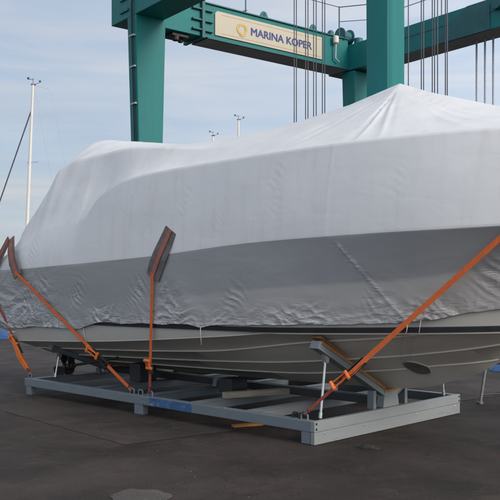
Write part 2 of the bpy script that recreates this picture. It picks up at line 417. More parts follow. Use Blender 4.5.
# ------------------------------------------------------------------ boat
O = Vector((1.72, 9.63, 0)); BRZ = math.atan2(-.695,.719)
boat = thing('motor_yacht', 'motor yacht shrink wrapped in white film standing on a grey steel cradle', 'motor yacht', O, BRZ)
T0, T1 = -6.2, 3.9
kz = [(-6.2,.36),(-4,.39),(-2,.42),(0,.47),(.47,.53),(.84,.65),(1.13,.755),(1.33,.87),(1.7,1.08),(2.2,1.4),(2.8,1.75),(3.4,2.08),(3.9,2.36)]
bk = [(-6.2,1.46),(-5,1.50),(-3,1.52),(-1,1.52),(0,1.49),(1,1.38),(2,1.12),(3,.66),(3.6,.29),(3.9,.012)]      # half beam at the knuckle
zk = [(-6.2,1.92),(-2.73,2.05),(-.95,2.16),(.2,2.195),(2,2.235),(3.9,2.37)]
bs = [(-6.2,1.42),(-5,1.45),(-3,1.46),(-1,1.45),(0,1.33),(.7,1.17),(1.2,1.0),(1.7,.74),(2.1,.42),(2.35,.10),(2.5,.01),(3.9,.008)]           # half beam at the black rail
zs = [(-6.2,1.14),(-3,1.165),(-1,1.185),(.8,1.235),(1.75,1.27),(3.9,1.4)]
bc = [(-6.2,1.40),(-4,1.44),(-1.5,1.44),(-.6,1.40)]
zc = [(-6.2,.81),(-4.1,.90),(-1.5,1.085),(-.75,1.155)]
bB = [(-6.2,1.0),(-2,1.1),(-.37,1.1),(.6,1.05),(1.2,.93),(1.7,.70),(2.2,.3),(2.4,.06),(3.9,.007)]
zB = [(-6.2,.67),(-2.06,.856),(-.37,1.05),(.6,1.14),(1.2,1.215),(1.75,1.26),(3.9,1.4)]
bC = [(-6.2,.68),(-1.43,.75),(.27,.70),(1,.57),(1.6,.36),(2,.1),(2.2,.01),(3.9,.006)]
zC = [(-6.2,.55),(-1.43,.735),(.27,.895),(1,.99),(1.6,1.10),(2.2,1.3),(3.9,1.4)]
bD = [(-6.2,.34),(-1.4,.40),(.06,.38),(.7,.29),(1.1,.17),(1.35,.05),(1.6,.006),(3.9,.005)]
zD = [(-6.2,.455),(-1.4,.58),(.06,.71),(.7,.80),(1.35,.90),(1.7,1.08),(3.9,1.4)]

def hull_section(t):
    k = cub(kz, t)
    def c(b, z): return (b, z) if z > k+.002 else (min(b, .004), k+.002)
    P = [(0, k)]
    for bt, zt, w in ((bD, zD, .022), (bC, zC, .025), (bB, zB, .028)):
        b, z = cub(bt, t), cub(zt, t)
        w = min(w, b*.3)
        P += [c(b, z), c(b+w, z-.006), c(b+w+.002, z+.010)]
    s_b, s_z = cub(bs, t), cub(zs, t)
    if t < -.62: cb, cz = cub(bc, t), cub(zc, t)
    else: cb, cz = s_b-.01, s_z-.036
    cz = min(cz, s_z-.036)
    P += [c(cb-.02, cz-.012), c(cb+.008, cz-.010), c(cb+.012, cz+.004)]
    P += [c(s_b, s_z-.03), c(s_b+.022, s_z-.026), c(s_b+.026, s_z+.022), c(s_b+.004, s_z+.028)]
    kb, kzz = cub(bk, t), cub(zk, t)
    for f in (.15,.3,.45,.6,.75,.9):
        fl = f-.10*math.sin(math.pi*f)*(.4+.6*max(0, min(1, (t+1.5)/2.5)))
        P.append(c(s_b+(kb-s_b)*fl, s_z+.03+(kzz-s_z-.03)*f))
    P += [c(kb-.012, kzz), c(kb-.05, kzz+.02)]
    return P

def hull_b(t, z):
    P = hull_section(t)
    for (b0, z0), (b1, z1) in zip(P, P[1:]):
        if z0 <= z <= z1 and z1 > z0: return b0+(b1-b0)*(z-z0)/(z1-z0)
    return P[-1][0]

NT = 150
ts = [T0+(T1-T0)*i/NT for i in range(NT+1)]
h = MB(); secs = [hull_section(t) for t in ts]; n = len(secs[0])
for sgn in (-1, 1):
    vs = [(t, sgn*b, z) for t, P in zip(ts, secs) for b, z in P]; fs = []; mi = []
    for i in range(NT):
        for j in range(n-1):
            f = (i*n+j, i*n+j+1, (i+1)*n+j+1, (i+1)*n+j)
            fs.append(f if sgn > 0 else f[::-1])
            t = ts[i]
            mi.append(0 if j < 12 else (2 if 13 <= j <= 15 else 1))
    o0 = len(h.v); h.v += vs
    for f, m_ in zip(fs, mi): h.f.append([q+o0 for q in f]); h.mi.append(m_)
m1 = len(secs[0])*(NT+1)
# deck and transom
for i in range(NT):
    a = i*n+n-1; h.f.append([a, a+n, a+n+m1, a+m1]); h.mi.append(1)
for j in range(n-1):
    h.f.append([j, j+1, j+1+m1, j+m1]); h.mi.append(1)
hull = h.build('hull', [M['hull'], M['topside'], M['stripe']], boat, smooth=True)

# bow thruster tunnel: rim following the hull, flat dark disc on the hull painted as the bore's shade
tt, tz, tr = .52, .77, .115
for sgn in (-1, 1):
    g = MB(); rim = []
    for k in range(32):
        a = 2*math.pi*k/32; t_, z_ = tt+tr*math.cos(a), tz+tr*.72*math.sin(a)
        z_ = max(z_, cub(kz, t_)+.02)
        rim.append((t_, sgn*(hull_b(t_, z_)+.006), z_))
    g.tube(rim+[rim[0]], .011, 8, cap=False)
    o = g.build('thruster_rim', M['topside'], boat, smooth='all')
    g = MB()
    c = Vector((tt, sgn*.10, tz))
    vs = []; fs = []
    for q_ in (.98,.75,.5,.25,.02):
        for x, y, z in rim:
            t_, z_ = tt+(x-tt)*q_, tz+(z-tz)*q_
            vs.append((t_, sgn*(max(hull_b(t_, z_-.02), hull_b(t_, z_), hull_b(t_, z_+.012))+.004), z_))
    for r_ in range(4):
        fs += [(r_*32+k, r_*32+(k+1) % 32, (r_+1)*32+(k+1) % 32, (r_+1)*32+k) for k in range(32)]
    g.add(vs, fs); g.build('thruster_shade_disc', M['tunnel'], o, smooth='all')

# swim platform
g = MB()
pl = [(-6.21,-1.34),(-6.55,-1.34),(-6.72,-1.25),(-6.78,-1.0),(-6.78,1.0),(-6.72,1.25),(-6.55,1.34),(-6.21,1.34)]
g.prism(pl, 'z', .855, .925)
g.build('swim_platform', M['topside'], boat, bevel=.015)

# propellers, shafts, brackets, rudders
for sgn in (-1, 1):
    q = sgn*.76
    g = MB(); g.tube([(-5.85,q,.36),(-4.4,q,.60)], .022, 10)
    g.build('propeller_shaft', M['bronze'], boat, smooth=True)
    g = MB(); g.bar((-5.62,q,.39),(-5.55,q+sgn*.05,.62), .10,.025, (1,0,0), .14,.03); g.tube([(-5.70,q,.385),(-5.54,q,.41)], .045, 12)
    g.build('shaft_bracket', M['bronze'], boat, smooth=True)
    g = MB(); g.lathe([(.012,-.10),(.035,-.06),(.05,0),(.05,.05),(.04,.07)], (-5.82,q,.365), (1,0,.166), 14)
    for k in range(3):
        a0 = k*2.0944+math.pi/2
        rows = []
        for r_, ch, tw in ((.045,.06,1.0),(.09,.14,.85),(.135,.19,.7),(.172,.17,.6),(.195,.05,.55)):
            row = []
            for e in (-.5,-.2,.2,.5):
                da = e*ch*math.cos(tw*.6)/r_*1.1; x = e*ch*math.sin(tw)*.8
                row.append((-5.82+x, q+r_*math.cos(a0+da), .365+r_*math.sin(a0+da)))
            rows.append(row)
        for sd in (0, 1):
            vs = [(x+sd*.008, y, z) for row in rows for x, y, z in row]
            fs = [(i*4+j, i*4+j+1, i*4+j+5, i*4+j+4) for i in range(4) for j in range(3)]
            g.add(vs, fs if sd else [f[::-1] for f in fs])
    g.build('propeller', M['bronze'], boat, smooth=True)
    g = MB()
    g.prism([(-6.02,.62),(-6.19,.60),(-6.17,.47),(-6.02,.45)], 'y', q-.014-sgn*.1, q+.014-sgn*.1)
    g.build('rudder', M['bronze'], boat, bevel=.008)

# ------------------------------------------------------------------ shrink wrap
z0t = [(-6.2,1.0),(-5.9,1.02),(-5.55,1.06),(-5.1,1.06),(-4.6,1.05),(-4.3,1.07),(-3.9,1.17),(-3.2,1.18),(-2.73,1.19),(-2.0,1.215),(-1.77,1.165),(-1.5,1.22),(-.95,1.237),(.2,1.28),(.8,1.305),(1.1,1.335),(1.4,1.41),(1.9,1.49),(2.6,1.75),(3.2,2.05),(3.9,2.40)]
P3z = [(-4.3,2.62),(-4.16,2.70),(-3.95,2.87),(-3.6,3.02),(-3.31,3.09),(-2.7,3.135),(-1.9,3.15),(0,3.16),(2,3.15),(3.9,3.11)]
P4b = [(-6.25,1.28),(-5.85,1.20),(-5.7,1.10),(-5.5,1.04),(-5.15,1.0),(-3.9,1.0),(-3,.98),(-2.2,.95),(-1,.9),(.06,.9),(1.32,.78),(2.2,.58),(3.2,.3),(3.9,.006)]
P4z = [(-6.25,2.50),(-5.85,2.93),(-5.7,3.20),(-5.5,3.47),(-5.15,3.58),(-3.9,3.63),(-3,3.55),(-2.2,3.46),(-1,3.44),(.06,3.43),(1.32,3.33),(2.2,3.24),(3.2,3.16),(3.9,3.114)]
P5b = [(-6.25,.5),(-3,.4),(.06,.4),(1.32,.35),(2.2,.25),(3.2,.13),(3.9,.004)]
P5z = [(-6.25,2.54),(-5.85,3.0),(-5.7,3.45),(-5.5,3.9),(-5.4,3.99),(-4.3,3.84),(-3.4,3.70),(-2.2,3.67),(-1,3.70),(.06,3.76),(1.32,3.47),(2.2,3.32),(3.2,3.18),(3.9,3.117)]
P6z = [(-6.25,2.56),(-5.85,3.05),(-5.7,3.5),(-5.5,3.94),(-5.4,4.02),(-4.3,3.88),(-3.4,3.745),(-2.2,3.78),(-1.48,3.83),(-.67,3.92),(.06,4.06),(.47,3.89),(.85,3.76),(1.32,3.60),(2.2,3.40),(3.2,3.21),(3.9,3.12)]
NS = [(0,1,40),(1,2,24),(2,3,30),(3,4,20),(4,5,12),(5,6,8)]
def wrap_section(t):
    kb, kk = cub(bk, t)+.012, cub(zk, t)
    z0 = lin(z0t, t)
    z0 = max(z0, cub(kz, t)+.015)
    sb, sz = cub(bs, t), cub(zs, t)
    def hb(z):   # film over the topsides
        f = max(0, (z-sz-.03)/(kk-sz-.03)); fl = f-.10*math.sin(math.pi*min(1, f))*(.4+.6*max(0, min(1, (t+1.5)/2.5)))
        return sb+(kb-sb)*fl+.02
    p0 = (max(.012, hb(z0)+.012), z0)
    z1 = z0+(kk-z0)*(.40+.10*max(0, min(1, (t+2)/4)))
    p1 = (hb(z1)+.006, z1)
    p2 = (kb+.008, kk)
    p4 = (cub(P4b, t), cub(P4z, t))
    r = (max(.01, kb-.075*min(1, kb)), cub(P3z, t))
    fl = .38
    l = (p2[0]+(p4[0]-p2[0])*fl+.05, p2[1]+(p4[1]-p2[1])*fl)
    w = max(0, min(1, (t+4.55)/.42)); w = w*w*(3-2*w)
    p3 = (l[0]+(r[0]-l[0])*w, l[1]+(r[1]-l[1])*w)
    p5 = (cub(P5b, t), cub(P5z, t)); p6 = (0, lin(P6z, t))
    P = [p0, p1, p2, p3, p4, p5, p6]
    pts = []; tags = []
    for a, b, k in NS:
        for i in range(k):
            f = i/k
            pts.append((P[a][0]+(P[b][0]-P[a][0])*f, P[a][1]+(P[b][1]-P[a][1])*f)); tags.append(a+f)
    pts.append(P[6]); tags.append(6.)
    # the vertical rail panel bellies slightly
    hol = .02+.085*max(0, min(1, (t+4.6)/.5))*max(0, min(1, (-.9-t)/1.5))
    pts = [(max(0, b+(.02*math.sin(math.pi*(tg-2)) if 2 < tg < 3 else (-min(hol, .3*b)*math.sin(math.pi*(tg-3)**.7) if 3 < tg < 4 else 0))), z-(.35*hol*math.sin(math.pi*(tg-3)**.7) if 3 < tg < 4 else 0)) for (b, z), tg in zip(pts, tags)]
    # round everything except the knuckle
    for it in range(5):
        q = list(pts)
        for i in range(1, len(pts)-1):
            if abs(tags[i]-2) < 1e-6: continue
            if abs(tags[i]-3) < .13 and w > .05 and (it > 0 or abs(tags[i]-3) < .01): continue
            if abs(tags[i]-4) < .06 and (it > 0 or t < -3): continue
            q[i] = tuple((pts[i-1][k]+2*pts[i][k]+pts[i+1][k])/4 for k in (0, 1))
        pts = q
    pts = [(max(b, sb+.036), z) if tg < 1.5 and abs(z-sz) < .06 and b > .1 else (b, z) for (b, z), tg in zip(pts, tags)]
    return pts, tags

def ridge(v): return 1-abs(v)
def fb(x, y, z, o=3):
    return mn.fractal((x, y, z), 1.0, 2.1, o) if False else sum(mn.noise((x*2**k, y*2**k, z*2**k))/2**k for k in range(o))

WN = 560
tw = [-6.24+(3.9+6.24)*i/WN for i in range(WN+1)]
wsec = [wrap_section(t) for t in tw]; m = len(wsec[0][0])
w = MB(); loose = []; pale = []
def sst(a, b, x):
    x = max(0, min(1, (x-a)/(b-a))); return x*x*(3-2*x)
def aft(t, z):
    """the film bulges aft over the swim platform below the coaming"""
    return -.52*sst(-5.75, -6.24, t)*(1-sst(1.75, 2.5, z))*sst(.9, 1.15, z)
def wrap_disp(t, sgn, b, z, tg, z0):
    """outward displacement in metres and looseness 0..1"""
    hz = z-z0
    d = 0; lo = 0
    # hem crinkles below the hull knuckle
    if tg < 2:
        lo = max(0, 1-hz/.27)*(.35+.65*sst(-.25, .35, mn.noise((t*1.5+2, sgn*2, 4))))
        lo = max(lo, .8*max(0, 1-hz/.62)*max(0, mn.noise((t*1.1+3, sgn*3, z*.8))*2.2-.25))
        if t < -4.6: lo = max(lo, min(.9, (-4.6-t)*.75)*max(0, 1-hz/1.0))
        n1 = 1-abs(fb(t*3.1+z*1.3, sgn*5.1, z*5.0-t*.8, 3))*1.8
        wx = .35*mn.noise((t*2.3, z*2.3, sgn)); wz = .35*mn.noise((t*2.3+9, z*2.3, sgn))
        r1 = 1-abs(mn.noise(((t+wx)*3.4+z*1.9, sgn*5.1, (z+wz)*5.2-t*1.1)))*3.2
        r2 = 1-abs(mn.noise(((t+wx)*8-z*4, sgn*7.7, (z+wz)*11)))*3.2
        d += lo*(.020*max(-.4, r1) + .009*max(-.5, r2)) + .022*lo*fb(t*2.0, sgn*2.2, z*3, 2)
        # slanting drag lines reaching up from the hem
        d += .010*max(0, 1-hz/.6)*math.sin(9*t+5*z+4*mn.noise((t*1.2, z*2, sgn)))*max(0, mn.noise((t*.8-7, z*.6, sgn*4))+.1)
        d += .005*fb(t*.9, sgn, z*1.4, 2)
        for (tc_, zc_, sl, am) in ((-2.95,1.62,1.7,.013),(-2.38,1.55,-1.6,.010),(-4.35,1.56,1.5,.011),(-5.25,1.62,1.6,.013),(-5.75,1.45,1.2,.013),(-1.2,1.52,1.3,.008),(.62,1.50,1.1,.006),(1.75,1.75,1.2,.012)):
            e = ((t-tc_-.3*sl*(z-zc_))/.15)**2+((z-zc_)/.17)**2
            if e < 6:
                d += .62*am*math.exp(-e)*(1-2*abs(math.sin((z-zc_)*24+(t-tc_)*18*sl+3.4*mn.noise((t*4, z*4, 2))))); lo = max(lo, .45*math.exp(-e))
        # ridge of the cord under the film
        if sgn < 0:
            u = (z-1.30)/(2.12-1.30)
            tc_ = .93-.66*u
            if 0 < u < 1: 
                e = (t-tc_)/.016
                d += .014*math.exp(-e*e)*(.6+.6*mn.noise((z*14, 3, 0))); lo = max(lo, .55*math.exp(-((t-tc_)/.05)**2))
    elif tg <= 3:
        d += .007*fb(t*1.0, sgn*2, z*1.1, 3)*math.sin(math.pi*(tg-2))
        # clusters of short tension wrinkles
        for (tc_, zc_, sl, am) in ((-2.05,2.74,1.2,.010),(-2.75,2.45,-1.4,.010),(-.55,2.86,.9,.010),(-.55,2.62,.9,.009),(-5.6,2.2,1.2,.008),(-3.2,2.75,1.1,.008),(-1.4,2.5,1.3,.007),(.95,2.72,1.,.005)):
            e = ((t-tc_-.25*sl*(z-zc_))/.085)**2+((z-zc_)/.20)**2
            if e < 6: d += .55*am*math.exp(-e)*(1-2*abs(math.sin((z-zc_)*34+(t-tc_)*18*sl+1.5*mn.noise((t*5, z*5, 2)))))
        # vertical soft welds of the film
        for tc_ in (.16,):
            d += .0025*math.exp(-((t-tc_-(z-2.6)*.05)/.02)**2)
    else:
        f = max(0, 1-abs(tg-3)/.25)
        d += .020*fb(t*.8+4, b*1.2*sgn, z*.6, 3)*(1-f)
        # creases radiating from the tent pole
        dx, dy = t-.06, b
        rr = math.hypot(dx, dy)
        if rr < 2.6:
            a = math.atan2(dy, dx)
            cre = 1-2*abs(math.sin(a*21+3.5*mn.noise((a*3, rr*.5, 1))))**.7
            d += .014*cre*max(0, min(1, rr/.3))*max(0, 1-rr/(1.5+.7*max(0, min(1, (1.6-a)*2))))*max(0, mn.noise((a*2.6, 5+rr*.6, sgn))*1.7+.6)*(1-f)
        # pleats at the aft end of the hard top
        if t < -4.2:
            d += .008*math.sin(15*t+8*b+2*mn.noise((t, b, z)))*max(0, min(1, (-4.2-t)))*(1-f)*.7
        lo = .10*max(0, mn.noise((t*1.2, b*2, 1)))
    return d, lo
for sgn in (-1, 1):
    vs = []
    for i, t in enumerate(tw):
        P, tg = wsec[i]; z0 = P[0][1]
        for j, (b, z) in enumerate(P):
            j0, j1 = max(0, j-1), min(m-1, j+1)
            nb, nz_ = (P[j1][1]-P[j0][1]), -(P[j1][0]-P[j0][0]); ln = math.hypot(nb, nz_) or 1
            d, lo = wrap_disp(t, sgn, b, z, tg[j], z0)
            if j == m-1: d = 0
            if tg[j] < 1.5 and abs(z-cub(zs, t)) < .09: d = max(d, -.003)
            if sgn < 0 and tg[j] < 2 and abs(t+2.70) < .12: d = min(d, .010)
            fade = min(1, b/.15) if tg[j] < 5.5 else min(1, (6-tg[j])*2)
            zz = z+nz_/ln*d*fade
            if j == 0: zz += .018*fb(t*2.6, sgn*4, 0, 3)
            vs.append((t+aft(t, z), sgn*max(0 if j == m-1 else .003, b+nb/ln*d*fade), zz)); loose.append(lo)
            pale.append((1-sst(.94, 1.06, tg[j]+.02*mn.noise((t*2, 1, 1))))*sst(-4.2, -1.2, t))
    fs = []; mi = []
    for i in range(WN):
        for j in range(m-1):
            f = (i*m+j, i*m+j+1, (i+1)*m+j+1, (i+1)*m+j)
            fs.append(f if sgn > 0 else f[::-1])
            tgm = (wsec[i][1][j]+wsec[i][1][j+1])/2
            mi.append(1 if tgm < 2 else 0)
    o0 = len(w.v); w.v += vs
    for f, k in zip(fs, mi): w.f.append([q+o0 for q in f]); w.mi.append(k)
# aft face: slopes down from the hard top to the transom; K columns across
K = 24; base = len(w.v); P, tg = wsec[0]; m_off = m*(WN+1)
for j, (b, z) in enumerate(P):
    for k in range(1, K):
        y = -b+2*b*k/K
        bul = .05*(1-(2*k/K-1)**2)*(1 if tg[j] > 1 else .3)
        w.v.append((tw[0]-bul+aft(tw[0], z)+.015*fb(y*2, z*2, 3, 3), y, z)); loose.append(.5*max(0, 1-(z-1)/1.2)); pale.append(0)
def cid(j, k):
    if k == 0: return j
    if k == K: return m_off+j
    return base+j*(K-1)+k-1
for j in range(m-1):
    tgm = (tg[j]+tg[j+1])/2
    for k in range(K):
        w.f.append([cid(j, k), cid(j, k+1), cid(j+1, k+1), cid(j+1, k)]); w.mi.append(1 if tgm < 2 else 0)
me = bpy.data.meshes.new('shrink_wrap'); me.from_pydata(w.v, [], w.f); me.update()
at = me.attributes.new('loose', 'FLOAT', 'POINT'); at.data.foreach_set('value', loose)
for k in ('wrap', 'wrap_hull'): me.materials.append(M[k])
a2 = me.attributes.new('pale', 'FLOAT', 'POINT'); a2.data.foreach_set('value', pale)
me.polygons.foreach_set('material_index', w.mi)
bm = bmesh.new(); bm.from_mesh(me); bmesh.ops.remove_doubles(bm, verts=bm.verts, dist=.0008); bmesh.ops.recalc_face_normals(bm, faces=bm.faces); bm.to_mesh(me); bm.free()
me.polygons.foreach_set('use_smooth', [True]*len(me.polygons))
wrap = bpy.data.objects.new('shrink_wrap', me); COL.objects.link(wrap); wrap.parent = boat

def wb(t, z):
    """half breadth of the film at height z (below the rail)"""
    P, tg = wrap_section(t)
    for (b0, z0), (b1, z1) in zip(P, P[1:]):
        if z0 <= z <= z1: return b0+(b1-b0)*(z-z0)/(z1-z0)
    return P[0][0]

# cords tying the hem down
def cord(pts, r=.004):
    g = MB(); g.tube(pts, r, 6); return g.build('tie_cord', M['cord'], boat, smooth='all')
def on_hull(ta, za, tb_, zb_, top, nn=14):
    P = []
    for i in range(nn+1):
        f = i/nn; t = ta+(tb_-ta)*f; z = za+(zb_-za)*f
        b0 = hull_b(t, z); P.append([t, b0+.012, z])
    # taut: straight between its ends where the hull falls away
    b0, b1 = P[0][1], P[-1][1]
    return [top]+[(t, -max(b, b0+(b1-b0)*i/nn), z) for i, (t, b, z) in enumerate(P)]
cord(on_hull(.90, 1.22, .47, .87, (.93,-wb(.93,1.34)-.012,1.34)))
cord(on_hull(1.02, 1.22, .55, .87, (1.05,-wb(1.05,1.34)-.012,1.34)), .003)
cord([(-1.77,-1.50,1.18),(-1.772,-1.495,1.10),(-1.768,-1.485,.97)], .005)
cord([(-4.25,-1.48,1.12),(-4.22,-1.46,.92),(-4.20,-1.44,.72)], .004)

# ------------------------------------------------------------------ cradle
cr = thing('boat_cradle', 'grey painted steel cradle with front arm carrying the wrapped yacht', 'boat cradle', O, BRZ)
for sgn in (-1, 1):
    y0, y1 = (-1.5,-1.40) if sgn < 0 else (1.40,1.5)
    g = MB()
    g.box(-5.78,-.062, y0, y1, .135,.25)
    rail = g.build('side_rail', M['cradle'], cr, bevel=.006)
    g = MB(); g.box(-5.74,-5.60, y0+.006, y1-.006, .0045,.135); g.build('foot', M['cradle'], rail, bevel=.005)
    g = MB(); g.box(-3.06,-2.88, y0+.006, y1-.006, .0045,.135); g.build('foot', M['cradle'], rail, bevel=.005)
    g = MB(); g.box(-.19,-.066, y0+.006, y1-.006, .0045,.135); g.build('foot', M['cradle'], rail, bevel=.005)
    if sgn < 0:
        g = MB(); g.box(-2.74,-1.93, y0-.003, y0+.004, .142,.243); g.build('blue_marking', M['blue_patch'], rail)
        g = MB(); g.box(-2.90,-2.76, y0-.006, y0+.004, .138,.247)
        for x in (-2.87,-2.79):
            g.lathe([(.012,0),(.012,.012)], (x, y0-.006,.165), (0,-1,0), 8); g.lathe([(.012,0),(.012,.012)], (x, y0-.006,.222), (0,-1,0), 8)
        g.build('joint_plate', M['cradle'], rail, bevel=.003)
        for x in (-3.16,-2.98,-2.78,-.30,-.18,-5.70):
            g = MB(); g.tube([(x-.045,-1.45,.248),(x-.045,-1.45,.30),(x-.03,-1.45,.315),(x+.03,-1.45,.315),(x+.045,-1.45,.30),(x+.045,-1.45,.248)], .010, 8)
            g.build('lashing_loop', M['cradle'] if x != -.30 else M['dark'], rail, smooth=True)
        g = MB(); g.box(-1.37,-1.355, y0-.002, y0+.01, .20,.262); g.build('lug', M['cradle'], rail)
for s_ in (.98, 1.94, 2.90, 4.0, 5.62):
    g = MB(); g.box(-s_-.11,-s_, -1.398,1.398, .138,.246)
    g.box(-s_-.13,-s_+.02, -1.396,1.396, .240,.249)
    g.build('cross_beam', M['cradle_lit'] if s_ < 2 else M['cradle'], cr, bevel=.004)
# front beam: two plates one above the other
g = MB(); g.box(-.06,0,-1.5,1.5,.138,.252)
up = g.build('front_beam', M['cradle_lit'], cr, bevel=.005)
g = MB(); g.box(-.057,-.003,-1.498,1.498,.0045,.1355)
lo_ = g.build('front_plate', M['cradle_lit'], cr, bevel=.005)
g = MB()
for y in (-1.47, 1.47):
    for z in (.225,.168): g.lathe([(.013,0),(.013,.004)], (0,y,z), (1,0,0), 12)
g.pieces('bolt_hole', M['black'], up)
g = MB()
for y in (-1.33,-.62,.45,1.36):
    g.lathe([(.010,0),(.010,.007),(.006,.010)], (-.003,y,.112), (1,0,0), 8)
g.pieces('bolt', M['galv'], lo_)
# keel pedestals, arms with timber pads, struts
def arm_set(x, zc_, z1, qa, pedestal_w, front):
    """support set across the boat at x: pedestal at the keel, an arm each side"""
    mt = M['cradle_lit'] if front else M['cradle']
    g = MB()
    g.prism([(-pedestal_w*.62,.25),(pedestal_w*.62,.25),(pedestal_w*.5,zc_-.03),(-pedestal_w*.5,zc_-.03)], 'x', x-.05, x+.05)
    pd = g.build('pedestal', mt, cr, bevel=.004)
    g = MB(); g.box(x-.06,x+.06,-pedestal_w*.55,pedestal_w*.55,zc_-.03,zc_-.006); g.build('keel_pad', M['orange_wood'], pd, bevel=.004)
    for sgn in (-1, 1):
        a = Vector((x, sgn*.10, zc_-.055)); b = Vector((x, sgn*qa, z1)); d = (b-a).normalized()
        nrm = Vector((0, -sgn*d.z, d.y*sgn)); 
        if nrm.z < 0: nrm = -nrm
        g = MB(); g.bar(a, b, .088,.060, nrm); 
        g.bar(a-nrm*.034, b-nrm*.034, .112,.008, nrm); g.bar(a+nrm*.034, b+nrm*.034, .112,.008, nrm)
        arm = g.build('support_arm', mt, cr, bevel=.003)
        g = MB(); g.bar(a+d*.04+nrm*.056, b-d*.02+nrm*.056, .085,.034, nrm); g.build('timber_pad', M['orange_wood'] if front else M['wood'], arm, bevel=.006)
        if front:
            g = MB(); g.bar(b-d*.42+nrm*.088-Vector((.02,0,0)), b+d*.03+nrm*.096-Vector((.02,0,0)), .13,.036, nrm); g.build('carpet_pad', M['wood'], arm, bevel=.01)
        g = MB(); g.bar(b-d*.0, b+d*.035, .125,.09, nrm); g.build('end_cap', mt if not front else M['cradle'], arm, bevel=.004)
        # strut with threaded ends
        c = a+(b-a)*.86-nrm*.04; e = Vector((x, sgn*(qa-.06), .252))
        dd = (c-e).normalized()
        g = MB(); g.tube([e, e+dd*.06], .020, 10); g.tube([e+dd*.06, c-dd*.05], .0145, 12)
        st = g.build('strut', M['galv'], cr, smooth=True)
        g = MB(); g.prism([(c.y-.045, c.z+.03),(c.y+.045, c.z+.03),(c.y+.018, c.z-.07),(c.y-.018, c.z-.07)], 'x', x-.03, x+.03); g.build('strut_bracket', mt, st, bevel=.003)
        # inner brace by the pedestal
        g = MB(); qb = sgn*(.10+ (qa-.10)*.16)
        zb = (a+(b-a)*.16).z-.045
        g.box(x-.045,x+.045, min(qb,qb+sgn*.055), max(qb,qb+sgn*.055), .25, zb); g.build('brace', M['cradle'], cr, bevel=.003)
arm_set(-.11,.462,1.035,1.33,.26,True)
arm_set(-5.52,.372,.715,1.18,.26,False)
g = MB(); g.prism([(-.16,.25),(.16,.25),(.13,.375),(-.13,.375)], 'x', -2.99, -2.91); g.build('pedestal', M['cradle'], cr, bevel=.004)
# keel bearer and loose timbers inside the cradle
g = MB(); g.box(-5.7,-.2,-.07,.07,.255,.35); g.build('keel_bearer', M['dark'], cr, bevel=.005)
g = MB(); g.box(-4.30,-4.05,-.62,-.30,.25,.52); g.box(-2.45,-2.2,-.55,-.25,.25,.44); g.pieces('support_block', M['dark'], cr, bevel=.01)
o = MB(); o.box(-.62,.62,-.055,.055,0,.075)
o = o.build('timber_beam', M['pale_wood'], None, bevel=.006, loc=O+Matrix.Rotation(BRZ,3,'Z')@Vector((-1.75,-.35,.255))); o.rotation_euler = (0,0,BRZ+R(72))
tag(o, 'pale squared timber lying across the cradle under the hull', 'timber')
# plank on the ground below the near rail
o = MB(); o.box(-.19,.19,-.045,.045,0,.028)
o = o.build('plank', M['orange_wood'], None, bevel=.004, loc=(-.03,9.72,.006)); o.rotation_euler = (0,0,R(24))
tag(o, 'short orange brown plank on the asphalt under the near rail', 'plank')

# ------------------------------------------------------------------ straps
def strap_thing(label, loc_local, cat='strap'):
    return thing('lashing_strap', label, cat, O+Matrix.Rotation(BRZ,3,'Z')@Vector(loc_local), BRZ, 'lashing straps holding the yacht to the cradle')
def ratchet(par, org, p, q, side):
    """steel ratchet between p and q (boat-local), origin org"""
    p = Vector(p)-org; q = Vector(q)-org; d = (q-p).normalized(); sd = Vector(side); sd = (sd-d*sd.dot(d)).normalized(); nn = d.cross(sd)
    if (Matrix.Rotation(BRZ,3,'Z')@nn).y > 0: nn = -nn
    L_ = (q-p).length
    g = MB()
    for s in (-1, 1): g.bar(p+sd*s*.034, q+sd*s*.034, .004,.042, nn)
    g.tube([p+d*L_*.35-sd*.045, p+d*L_*.35+sd*.045], .016, 10)
    g.tube([p+d*L_*.9-sd*.045, p+d*L_*.9+sd*.045], .008, 8)
    r = g.build('ratchet', M['dark'], par, smooth=True)
    g = MB(); h0 = p+d*L_*.35+nn*.02; h1 = p-d*.06+nn*.055
    for s in (-1, 1): g.bar(h0+sd*s*.027, h1+sd*s*.027, .005,.03, nn)
    g.tube([h1-sd*.048, h1+sd*.048], .021, 10); g.tube([h0-sd*.048, h0+sd*.048], .020, 10)
    g.build('ratchet_handle', M['orange_metal'], r, smooth=True)
    return r
def hook(par, org, p, d):
    p = Vector(p)-org; d = Vector(d).normalized()
    g = MB(); s = d.cross(Vector((0,1,0))).normalized()
    g.tube([p-d*.07+s*.02, p-d*.02+s*.012, p, p+s*-.02+d*.012, p-s*.03-d*.012], .008, 8)
    g.tube([p-d*.07-s*.025, p-d*.07+s*.025], .008, 8)
    return g.build('hook', M['dark'], par, smooth=True)

# amidships: straight down
a = Vector((-2.78,-1.462,.30)); org = Vector((-2.78,-1.45,.25))
s1 = strap_thing('upright orange strap amidships hanging from the single slit in the wrap', org)
top = [(-2.27,-wb(-2.27,2.37)-.012,2.372),(-2.36,-wb(-2.36,2.22)-.016,2.22),(-2.46,-wb(-2.46,2.05)-.03,2.05),(-2.54,-1.56,1.93),(-2.62,-1.555,1.78)]
g = MB(); g.ribbon([Vector(p)-org+Vector((0,.008,0)) for p in top], [.23,.26,.27,.27,.25], (1,0,.1), .006); g.build('sleeve', M['sleeve'], s1)
g = MB(); g.ribbon([Vector(p)-org-Vector((0,.006,0)) for p in top], .075, (1,0,.1), .004); g.build('strap_end', M['web_sleeve'], s1)
p1 = Vector((-2.60,-1.565,1.84)); pr = p1.lerp(a, .80)
g = MB(); g.ribbon([p1-org, p1.lerp(a,.4)-org, pr-org], .048, (1,0,0)); g.build('webbing', M['web'], s1)
rt = ratchet(s1, org, pr+Vector((0,0,.05)), pr-Vector((0,0,.06)), (1,0,0))
